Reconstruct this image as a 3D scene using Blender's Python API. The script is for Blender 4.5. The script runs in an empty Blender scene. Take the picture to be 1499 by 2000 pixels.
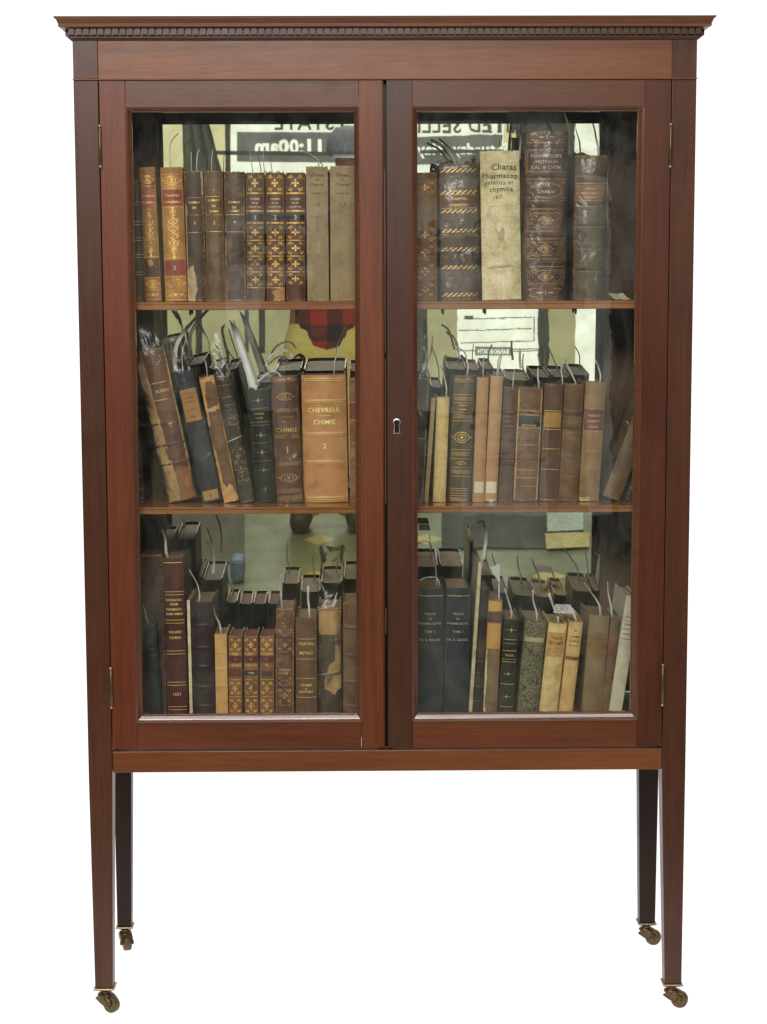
import bpy, bmesh, math, random
from mathutils import Vector, Matrix, noise
random.seed(7)
scene = bpy.context.scene
COL = scene.collection

# ------------------------------------------------------------------ camera
CX, CH, CD = -0.0454, 1.3013, 3.3023
YAW, PITCH, ROLL, FPX = 0.012, 0.1207, -0.0031, 3758.0
_f = Vector((math.sin(YAW)*math.cos(PITCH), math.cos(YAW)*math.cos(PITCH), -math.sin(PITCH)))
_r0 = Vector((math.cos(YAW), -math.sin(YAW), 0)); _u0 = _r0.cross(_f)
_r = _r0*math.cos(ROLL) + _u0*math.sin(ROLL)
_u = -_r0*math.sin(ROLL) + _u0*math.cos(ROLL)
CAM = Vector((CX, -CD, CH))
cam = bpy.data.objects.new('camera', bpy.data.cameras.new('camera'))
COL.objects.link(cam); scene.camera = cam
cam.matrix_world = Matrix(((_r.x, _u.x, -_f.x, CAM.x), (_r.y, _u.y, -_f.y, CAM.y), (_r.z, _u.z, -_f.z, CAM.z), (0, 0, 0, 1)))
cam.data.sensor_fit = 'HORIZONTAL'; cam.data.sensor_width = 36; cam.data.lens = 36*FPX/1499
cam.data.clip_start = 0.05; cam.data.clip_end = 100

def ray(px, py): return (_f + _r*((px-749.5)/FPX) + _u*((1000-py)/FPX)).normalized()
def U(px, py, Y=0.0):
    d = ray(px, py); return CAM + d*((Y-CAM.y)/d.y)
MIRROR_Y, MIRROR_Z, MIRROR_T = 0.289, 1.09, 0.040
def RM(px, py, Y):
    """room point on plane Y seen at this place in the mirror"""
    d = ray(px, py); n = Vector((0, -math.cos(MIRROR_T), -math.sin(MIRROR_T)))
    p0 = Vector((0, MIRROR_Y, MIRROR_Z)); t = (p0-CAM).dot(n)/d.dot(n); p = CAM+d*t
    d = d-2*d.dot(n)*n
    return p + d*((Y-p.y)/d.y)

# ------------------------------------------------------------------ helpers
def tag(o, label=None, cat=None, group=None, kind=None):
    if label: o['label'] = label
    if cat: o['category'] = cat
    if group: o['group'] = group
    if kind: o['kind'] = kind
    return o
def empty(name, loc=(0, 0, 0)):
    o = bpy.data.objects.new(name, None); COL.objects.link(o); o.location = loc; o.empty_display_size = .02
    return o
class MB:
    def __init__(s): s.v = []; s.f = []; s.m = []
    def add(s, vs, fs, m=0):
        o = len(s.v); s.v += [tuple(v) for v in vs]
        s.f += [tuple(i+o for i in f) for f in fs]; s.m += [m]*len(fs); return s
    def box(s, x0, x1, y0, y1, z0, z1, m=0):
        return s.add([(x0,y0,z0),(x1,y0,z0),(x1,y1,z0),(x0,y1,z0),(x0,y0,z1),(x1,y0,z1),(x1,y1,z1),(x0,y1,z1)],
                     [(0,3,2,1),(4,5,6,7),(0,1,5,4),(1,2,6,5),(2,3,7,6),(3,0,4,7)], m)
    def frustum(s, a, b, m=0):   # a,b: 4 corners bottom / top, ccw from above
        return s.add(list(a)+list(b), [(3,2,1,0),(4,5,6,7),(0,1,5,4),(1,2,6,5),(2,3,7,6),(3,0,4,7)], m)
    def grid(s, rows, m=0, closed=False):
        n = len(rows[0]); o = []
        for i in range(len(rows)-1):
            for j in range(n if closed else n-1):
                k = (j+1) % n; o.append((i*n+j, i*n+k, (i+1)*n+k, (i+1)*n+j))
        return s.add([p for r in rows for p in r], o, m)
    def lathe(s, prof, n=20, M=None, m=0):
        rows = []
        for r, z in prof:
            rows.append([((M or Matrix()) @ Vector((r*math.cos(2*math.pi*k/n), r*math.sin(2*math.pi*k/n), z))) for k in range(n)])
        s.grid(rows, m, True)
        o = len(s.v)-len(rows)*n
        s.f += [tuple(o+k for k in range(n))[::-1], tuple(o+(len(rows)-1)*n+k for k in range(n))]; s.m += [m, m]
        return s
    def tube(s, pts, r, n=8, m=0):
        rows = []
        for i, p in enumerate(pts):
            p = Vector(p); t = (Vector(pts[min(i+1, len(pts)-1)])-Vector(pts[max(i-1, 0)])).normalized()
            a = t.orthogonal().normalized(); b = t.cross(a); rr = r[i] if isinstance(r, (list, tuple)) else r
            rows.append([p+a*rr*math.cos(2*math.pi*k/n)+b*rr*math.sin(2*math.pi*k/n) for k in range(n)])
        o = len(s.v); s.grid(rows, m, True)
        s.f += [tuple(o+k for k in range(n))[::-1], tuple(o+(len(rows)-1)*n+k for k in range(n))]; s.m += [m, m]
        return s
    def build(s, name, mats, parent=None, smooth=False, bevel=0, seg=2, recalc=True):
        me = bpy.data.meshes.new(name); me.from_pydata(s.v, [], s.f)
        for m in (mats if isinstance(mats, (list, tuple)) else [mats]): me.materials.append(m)
        for p, m in zip(me.polygons, s.m): p.material_index = m
        if recalc:
            bm = bmesh.new(); bm.from_mesh(me); bmesh.ops.recalc_face_normals(bm, faces=bm.faces); bm.to_mesh(me); bm.free()
        me.update()
        if smooth: me.polygons.foreach_set('use_smooth', [True]*len(me.polygons))
        o = bpy.data.objects.new(name, me); COL.objects.link(o)
        if parent: o.parent = parent
        if bevel:
            b = o.modifiers.new('bevel', 'BEVEL'); b.width = bevel; b.segments = seg; b.limit_method = 'ANGLE'; b.angle_limit = math.radians(40)
            b.harden_normals = False
        return o

def lin(c):
    c = c/255.; return c/12.92 if c <= .04045 else ((c+.055)/1.055)**2.4
def C(rgb, g=1.0): return tuple(min(1.0, lin(x)*g) for x in rgb)+(1,)

# ------------------------------------------------------------------ materials
def newmat(name):
    m = bpy.data.materials.new(name); m.use_nodes = True; nt = m.node_tree; nt.nodes.clear()
    out = nt.nodes.new('ShaderNodeOutputMaterial'); return m, nt, out
class NT:
    def __init__(s, nt): s.nt = nt
    def n(s, t, **kw):
        nd = s.nt.nodes.new(t)
        for k, v in kw.items():
            if k.startswith('i_'):
                key = k[2:]; key = int(key) if key.isdigit() else key.replace('_', ' ')
                nd.inputs[key].default_value = v
            else: setattr(nd, k, v)
        return nd
    def l(s, a, b): s.nt.links.new(a, b)
    def math(s, op, a, b=None, c=None, clamp=False):
        nd = s.n('ShaderNodeMath', operation=op, use_clamp=clamp)
        for i, x in enumerate((a, b, c)):
            if x is None: continue
            if isinstance(x, (int, float)): nd.inputs[i].default_value = x
            else: s.l(x, nd.inputs[i])
        return nd.outputs[0]
    def noise(s, vec, scale, detail=4, rough=.55, dist=0):
        nd = s.n('ShaderNodeTexNoise'); nd.inputs['Scale'].default_value = scale; nd.inputs['Detail'].default_value = detail
        nd.inputs['Roughness'].default_value = rough; nd.inputs['Distortion'].default_value = dist
        s.l(vec, nd.inputs['Vector']); return nd.outputs['Fac']
    def ramp(s, fac, stops, interp='LINEAR'):
        nd = s.n('ShaderNodeValToRGB'); nd.color_ramp.interpolation = interp; e = nd.color_ramp.elements
        while len(e) < len(stops): e.new(.5)
        for x, (p, c) in zip(e, stops): x.position = p; x.color = c if len(c) == 4 else tuple(c)+(1,)
        s.l(fac, nd.inputs[0]); return nd.outputs[0]
    def mix(s, fac, a, b, mode='MIX'):
        nd = s.n('ShaderNodeMix', data_type='RGBA', blend_type=mode)
        for i, x in ((0, fac), (6, a), (7, b)):
            if isinstance(x, (int, float, tuple)): nd.inputs[i].default_value = x
            else: s.l(x, nd.inputs[i])
        return nd.outputs[2]
    def coord(s, scale=(1, 1, 1), loc=(0, 0, 0), rot=(0, 0, 0)):
        tc = s.n('ShaderNodeTexCoord'); mp = s.n('ShaderNodeMapping')
        mp.inputs['Scale'].default_value = scale; mp.inputs['Location'].default_value = loc; mp.inputs['Rotation'].default_value = rot
        s.l(tc.outputs['Object'], mp.inputs['Vector']); return mp.outputs[0]
    def xyz(s):
        tc = s.n('ShaderNodeTexCoord'); sp = s.n('ShaderNodeSeparateXYZ'); s.l(tc.outputs['Object'], sp.inputs[0]); return sp.outputs
    def bump(s, h, strength, dist=.001):
        b = s.n('ShaderNodeBump'); b.inputs['Strength'].default_value = strength; b.inputs['Distance'].default_value = dist
        s.l(h, b.inputs['Height']); return b.outputs[0]
    def bsdf(s, out, color, rough=.5, normal=None, metallic=0, spec=.5, coat=0, coat_rough=.2):
        p = s.n('ShaderNodeBsdfPrincipled')
        for k, x in (('Base Color', color), ('Roughness', rough), ('Metallic', metallic)):
            if isinstance(x, (int, float, tuple)): p.inputs[k].default_value = x
            else: s.l(x, p.inputs[k])
        p.inputs['Specular IOR Level'].default_value = spec; p.inputs['Coat Weight'].default_value = coat; p.inputs['Coat Roughness'].default_value = coat_rough
        if normal is not None: s.l(normal, p.inputs['Normal'])
        s.l(p.outputs[0], out.inputs[0]); return p

WG = 1.0
_ws = [0]
def wood(name, rgb, axis='Z', gain=1.0, rough=.40, contrast=1.0, spec=.32, coat=.06):
    m, nt, out = newmat(name); N = NT(nt); _ws[0] += 1; sd = _ws[0]*3.7
    ax = {'X': 0, 'Y': 1, 'Z': 2}[axis]
    def sc(al, ac): v = [ac]*3; v[ax] = al; return tuple(v)
    g1 = N.noise(N.coord(sc(2.6, 75), (sd, sd*.7, sd*1.3)), 1.0, 6, .62, .9)       # figure
    g2 = N.noise(N.coord(sc(16, 620), (sd, 0, sd)), 1.0, 2, .6)                     # pores
    g3 = N.noise(N.coord(sc(2.2, 6), (sd*2, sd, 0)), 1.0, 3, .5, .8)                # broad tone
    g4 = N.noise(N.coord((1, 1, 1), (sd, sd, sd*2)), 26, 5, .7)                     # dull, knocked patches
    base = C((rgb[0], rgb[1]*1.015, rgb[2]*.90), gain*WG); k = contrast
    dk = tuple(x*y for x, y in zip(base[:3], (1-.32*k, 1-.37*k, 1-.40*k))); lt = tuple(min(1, x*y) for x, y in zip(base[:3], (1+.27*k, 1+.26*k, 1+.22*k)))
    c1 = N.ramp(g1, [(.30, dk), (.50, base[:3]), (.72, lt)])
    pore = N.ramp(g2, [(.40, (1, 1, 1)), (.50, (0, 0, 0))])
    c2 = N.mix(N.math('MULTIPLY', pore, .36), c1, tuple(x*.45 for x in base[:3])+(1,))
    c3 = N.mix(1.0, c2, N.ramp(g3, [(.3, (.84, .82, .80)), (.7, (1.12, 1.12, 1.10))]), 'MULTIPLY')
    c3 = N.mix(N.math('MULTIPLY', N.ramp(g4, [(.60, (0, 0, 0)), (.72, (1, 1, 1))]), .30), c3, tuple(x*.55 for x in base[:3])+(1,))
    rr = N.math('ADD', N.math('ADD', N.math('MULTIPLY', g3, .16), N.math('MULTIPLY', g4, .22)), rough-.19)
    bp = N.bump(N.math('ADD', N.math('MULTIPLY', pore, -.4), g1), .12, .0006)
    N.bsdf(out, c3, rr, bp, spec=spec, coat=coat, coat_rough=.22)
    return m
def plain(name, rgb, rough=.5, metallic=0, gain=1.0, var=.25, scale=60, spec=.5):
    m, nt, out = newmat(name); N = NT(nt)
    g = N.noise(N.coord(), scale, 5, .6); b = C(rgb, gain)[:3]
    c = N.ramp(g, [(.3, tuple(x*(1-var) for x in b)), (.7, tuple(min(1, x*(1+var)) for x in b))])
    N.bsdf(out, c, rough, N.bump(g, .15, .0005), metallic, spec); return m
def emit(name, rgb, strength=1.0, var=.08, scale=3):
    m, nt, out = newmat(name); N = NT(nt); e = N.n('ShaderNodeEmission')
    g = N.noise(N.coord(), scale, 3, .5); b = C(rgb)[:3]
    N.l(N.ramp(g, [(.3, tuple(x*(1-var) for x in b)), (.7, tuple(min(1, x*(1+var)) for x in b))]), e.inputs[0]); e.inputs[1].default_value = strength
    N.l(e.outputs[0], out.inputs[0]); return m
def leather(rgb, w, h, rgb2=None, worn=(150, 110, 70), amt=.5, gain=1.0, rough=.5, streak=.5, mott=1.0, spec=.35, cloth=False):
    m, nt, out = newmat('cloth' if cloth else 'leather'); N = NT(nt); sd = random.uniform(0, 50)
    ds = lambda q: tuple(x+(sum(q)/3-x)*.14 for x in q); rgb = ds(rgb); rgb2 = ds(rgb2) if rgb2 else None; gain *= .95; amt = min(1, amt*1.15+.06)
    a = C(rgb, gain)[:3]; b = C(rgb2, gain)[:3] if rgb2 else tuple(x*1.45 for x in a); wn = C(worn, gain)
    dk = tuple(x*.5 for x in a)
    v = N.coord((1, 1, 1), (sd, sd*.3, sd*.8))
    n1 = N.noise(v, 38, 6, .62, .4); n2 = N.noise(N.coord((160, 160, 14), (sd, 0, sd)), 1, 4, .6, .5); n3 = N.noise(v, 210, 4, .65)
    c = N.ramp(n1, [(.5-.28/mott if mott > .6 else .1, dk), (.5, a), (.5+.24/mott if mott > .6 else .9, b)])
    c = N.mix(N.math('MULTIPLY', N.ramp(n2, [(.5, (0, 0, 0)), (.68, (1, 1, 1))]), .45*streak), c, tuple(x*.45 for x in a)+(1,))
    X = N.xyz()
    ex = N.math('DIVIDE', N.math('ABSOLUTE', X[0]), w*.5)
    ez = N.math('DIVIDE', N.math('ABSOLUTE', N.math('SUBTRACT', X[2], h*.5)), h*.5)
    e = N.math('MAXIMUM', N.math('SMOOTH_MIN', N.math('MULTIPLY', N.math('SUBTRACT', ex, .72), 2.6, clamp=True), 1, .1), N.math('MULTIPLY', N.math('SUBTRACT', ez, .955), 22, clamp=True))
    e = N.math('MULTIPLY', e, N.math('LESS_THAN', X[1], .016))
    wmask = N.math('MULTIPLY', N.math('ADD', N.math('MULTIPLY', N.math('SUBTRACT', n3, .47), 4.5), N.math('SUBTRACT', N.math('MULTIPLY', e, 1.5), .75)), amt*1.5, clamp=True)
    c = N.mix(wmask, c, wn)
    cr = N.math('ABSOLUTE', N.math('SUBTRACT', N.noise(N.coord((22, 22, 150), (sd*2, sd, 1)), 1, 4, .7, 1.2), .5))
    crk = N.math('MULTIPLY', N.ramp(cr, [(.0, (1, 1, 1)), (.022, (0, 0, 0))]), .10+.40*min(1, amt*1.3))
    if not cloth: c = N.mix(crk, c, tuple(x*.35 for x in a)+(1,))
    if cloth:
        wv = N.noise(N.coord((900, 900, 300), (sd, 0, 0)), 1, 2, .5)
        c = N.mix(.35, c, N.ramp(wv, [(.35, tuple(x*.6 for x in a)), (.65, b)]))
    bp = N.bump(N.math('ADD', n3, N.math('MULTIPLY', n1, .6)), .35, .0008)
    N.bsdf(out, c, N.math('ADD', N.math('MULTIPLY', n1, .3), rough-.15), bp, spec=spec); return m
def gold(rgb=(205, 165, 85), gain=1.0, base=(70, 45, 28), wear=.5, rough=.4, metallic=.30):
    gain *= 1.18
    m, nt, out = newmat('gilding'); N = NT(nt); sd = random.uniform(0, 50)
    n = N.noise(N.coord((1, 1, 1), (sd, sd, sd)), 260, 3, .6); n2 = N.noise(N.coord((1, 1, 1), (sd, 0, sd)), 45, 3, .6)
    f = N.math('ADD', n, N.math('MULTIPLY', N.math('SUBTRACT', n2, .5), 1.2))
    c = N.ramp(f, [(max(0, wear-.18), C(base, gain)), (wear+.06, C(rgb, gain))])
    N.bsdf(out, c, rough, None, metallic, .5); return m
def paper(rgb, gain=1.0, lines=True, trans=0):
    m, nt, out = newmat('paper'); N = NT(nt); b = C(rgb, gain)[:3]
    g = N.noise(N.coord((1100, 30, 30) if lines else (60, 60, 60)), 1, 3, .6)
    c = N.ramp(g, [(.35, tuple(x*(.55 if lines else .88) for x in b)), (.65, b)])
    p = N.bsdf(out, c, .75, N.bump(g, .3, .0006) if lines else None, spec=.2)
    if trans:
        t = N.n('ShaderNodeBsdfTranslucent'); N.l(c, t.inputs[0]); mx = N.n('ShaderNodeMixShader'); mx.inputs[0].default_value = trans
        N.l(p.outputs[0], mx.inputs[1]); N.l(t.outputs[0], mx.inputs[2]); N.l(mx.outputs[0], out.inputs[0])
    return m
def marbled(name, gain=1.0):
    m, nt, out = newmat(name); N = NT(nt); v = N.coord()
    vo = N.n('ShaderNodeTexNoise'); vo.inputs['Scale'].default_value = 150; vo.inputs['Detail'].default_value = 3; vo.inputs['Distortion'].default_value = 2.2; N.l(v, vo.inputs['Vector'])
    c = N.ramp(vo.outputs[0], [(.43, C((48, 48, 36), gain)), (.5, C((150, 145, 110), gain)), (.56, C((70, 68, 50), gain)), (.64, C((135, 130, 98), gain))])
    N.bsdf(out, c, .6, spec=.25); return m
def glassy(name, tint=(.94, .96, .93), refl=1.6, rough=.02, wr=0.0, ior=1.5, wscale=20, wdist=.004, haze=0, hsc=(1, 1, .35), hs=90):
    m, nt, out = newmat(name); N = NT(nt)
    tr = N.n('ShaderNodeBsdfTransparent'); tr.inputs[0].default_value = tint+(1,)
    gl = N.n('ShaderNodeBsdfGlossy'); gl.inputs['Roughness'].default_value = rough
    fr = N.n('ShaderNodeFresnel'); fr.inputs[0].default_value = ior
    if wr:
        b = N.bump(N.noise(N.coord(), wscale, 3, .6, 1.5), wr, wdist); N.l(b, gl.inputs['Normal']); N.l(b, fr.inputs['Normal'])
    mx = N.n('ShaderNodeMixShader'); N.l(N.math('MULTIPLY', fr.outputs[0], refl, clamp=True), mx.inputs[0]); N.l(tr.outputs[0], mx.inputs[1]); N.l(gl.outputs[0], mx.inputs[2])
    res = mx.outputs[0]
    if haze:
        df = N.n('ShaderNodeBsdfDiffuse'); df.inputs[0].default_value = (.8, .8, .74, 1)
        m2 = N.n('ShaderNodeMixShader'); hz = N.math('MULTIPLY', N.ramp(N.noise(N.coord(hsc), hs, 5, .68, 2.5), [(.40, (.12, .12, .12)), (.75, (1, 1, 1))]), haze)
        N.l(hz, m2.inputs[0]); N.l(res, m2.inputs[1]); N.l(df.outputs[0], m2.inputs[2]); res = m2.outputs[0]
    N.l(res, out.inputs[0]); return m

KEY = 92
BG = 1.22          # book colour gain
BRASS = plain('aged_brass', (176, 156, 120), .42, .85, .72, .3, 300)
DARKMETAL = plain('dark_brass', (112, 90, 62), .42, .75, .75, .45, 300)
WHEEL = plain('worn_bronze', (140, 114, 80), .5, .6, .45, .35, 200)
BLACK = plain('black_metal', (16, 15, 14), .5)
PLASTIC = glassy('clear_plastic', (.965, .965, .95), 1.0, .24, .5, 1.45, 17, .007, haze=.05)
SLIP = [paper(c, 1.0, False, .22) for c in ((228, 226, 214), (216, 214, 198), (198, 196, 178), (242, 242, 238))]

# ------------------------------------------------------------------ text
_tc = {}
def text2d(s, bold=0.0, shear=0.0):
    key = (s, bold, shear)
    if key not in _tc:
        cu = bpy.data.curves.new('t', 'FONT'); cu.body = s; cu.size = 1; cu.offset = bold; cu.shear = shear; cu.resolution_u = 2; cu.space_character = 1.08
        ob = bpy.data.objects.new('t', cu); COL.objects.link(ob)
        dg = bpy.context.evaluated_depsgraph_get(); me = bpy.data.meshes.new_from_object(ob.evaluated_get(dg))
        vs = [(v.co.x, v.co.y) for v in me.vertices]; fs = [tuple(p.vertices) for p in me.polygons]
        bpy.data.objects.remove(ob); bpy.data.curves.remove(cu); bpy.data.meshes.remove(me)
        xs = [v[0] for v in vs] or [0]; 
        cx = (min(xs)+max(xs))/2; cap = .729
        _tc[key] = ([((x-cx)/cap, y/cap) for x, y in vs], fs, (max(xs)-min(xs))/cap)
    return _tc[key]

# ------------------------------------------------------------------ books
SHELF = {}        # row -> top z
SP = {1: .088, 2: .092, 3: .100}
BOOKS = {}
class Dec:
    """flat decals wrapped over a spine"""
    def __init__(s, fy, off): s.mb = MB(); s.fy = fy; s.off = off
    def P(s, x, z): return (x, s.fy(x, z)-s.off, z)
    def poly(s, pts): s.mb.add([s.P(x, z) for x, z in pts], [tuple(range(len(pts)))])
    def rect(s, x0, x1, z0, z1, nx=8, nz=None):
        nz = nz or max(1, int((z1-z0)/.004))
        s.mb.grid([[s.P(x0+(x1-x0)*i/nx, z0+(z1-z0)*j/nz) for i in range(nx+1)] for j in range(nz+1)])
    def strip(s, pts, t, closed=False):
        n = len(pts)
        for i in range(n if closed else n-1):
            a = Vector(pts[i]); b = Vector(pts[(i+1) % n]); d = b-a
            if d.length < 1e-7: continue
            q = Vector((-d.y, d.x)).normalized()*t/2; e = d.normalized()*t*.3
            s.poly([tuple(a-q-e), tuple(b-q+e), tuple(b+q+e), tuple(a+q-e)])
    def disc(s, x, z, r, n=8, rz=None):
        s.poly([(x+r*math.cos(2*math.pi*k/n), z+(rz or r)*math.sin(2*math.pi*k/n)) for k in range(n)])
    def ring(s, x, z, rx, rz, t, n=20): s.strip([(x+rx*math.cos(2*math.pi*k/n), z+rz*math.sin(2*math.pi*k/n)) for k in range(n)], t, True)
    def text(s, txt, x, z, h, maxw, bold=0, shear=0, wob=0):
        vs, fs, wd = text2d(txt, bold, shear); sx = h
        if wd*h > maxw: sx = maxw/wd
        rn = random.random()*9
        s.mb.add([s.P(x+a*sx, z+b*h+(wob*h*math.sin(a*1.3+rn) if wob else 0)) for a, b in vs], fs)

def fleur(d, cx, cz, w, h, rn):
    """tooled flower with corner scrolls filling w x h"""
    for k in range(4):
        a = math.pi/2*k
        dx, dz = math.cos(a), math.sin(a); L = .26*(w if k % 2 == 0 else h)
        p = (-dz, dx); b = .07*min(w, h)*1.3
        d.poly([(cx+dx*L*.15, cz+dz*L*.15), (cx+dx*L*.6+p[0]*b, cz+dz*L*.6+p[1]*b), (cx+dx*L, cz+dz*L), (cx+dx*L*.6-p[0]*b, cz+dz*L*.6-p[1]*b)])
    d.disc(cx, cz, .07*min(w, h), 8)
    for sx in (-1, 1):
        for sz in (-1, 1):
            x0, z0 = cx+sx*w*.47, cz+sz*h*.47
            pts = []
            for k in range(9):
                a = k/8*math.pi*1.5; r = .20*min(w, h)*(1-.07*k)
                pts.append((x0-sx*(.04*w+r*(1-math.cos(a))*.8), z0-sz*(.04*h+r*math.sin(a)*.75+.1*h*k/8)))
            d.strip(pts, .055*min(w, h))
            d.strip([(x0, z0-sz*h*.22), (x0-sx*w*.06, z0-sz*h*.06), (x0-sx*w*.25, z0)], .05*min(w, h))
            d.disc(cx+sx*w*.3, cz+sz*h*.12, .028*min(w, h), 6)
            d.disc(cx+sx*w*.15, cz+sz*h*.33, .028*min(w, h), 6)
def diamond_panel(d, cx, cz, w, h):
    d.strip([(cx-w*.46, cz-h*.46), (cx+w*.46, cz-h*.46), (cx+w*.46, cz+h*.46), (cx-w*.46, cz+h*.46)], .0006, True)
    d.ring(cx, cz, w*.40, h*.38, .0008, 24)
    for q in (.7, .45): d.strip([(cx-w*.20*q/.7, cz), (cx, cz-h*.30*q/.7), (cx+w*.20*q/.7, cz), (cx, cz+h*.30*q/.7)], .0012, True)
    d.disc(cx, cz, w*.06)
    for sx in (-1, 1):
        for sz in (-1, 1):
            d.disc(cx+sx*w*.24, cz+sz*h*.20, .0011, 6); d.disc(cx+sx*w*.33, cz+sz*h*.05, .0009, 6)
            for k in range(5): d.disc(cx+sx*(w*.43-.0022*(k % 3)), cz+sz*(h*.42-.0025*(k//2)), .0009, 6)
            d.strip([(cx+sx*w*.44, cz+sz*h*.18), (cx+sx*w*.36, cz+sz*h*.34), (cx+sx*w*.2, cz+sz*h*.43)], .001)
def column(d, cx, z0, z1, w):
    n = max(3, int((z1-z0)/(w*.62))); hh = (z1-z0)/n
    for k in range(n):
        c = z0+hh*(k+.5); ww = w*(.5 if k in (0, n-1) else 1)
        d.strip([(cx-ww*.5, c), (cx, c-hh*.5), (cx+ww*.5, c), (cx, c+hh*.5)], w*.075, True)
        for sx in (-1, 1):
            d.ring(cx+sx*ww*.22, c, ww*.2, hh*.3, w*.06, 8)
            d.disc(cx+sx*ww*.5, c+hh*.38, w*.07, 6)
        d.disc(cx, c, w*.09, 6)
    for s_ in (z0-hh*.35, z1+hh*.2): d.disc(cx, s_, w*.13, 6, hh*.3)

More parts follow.
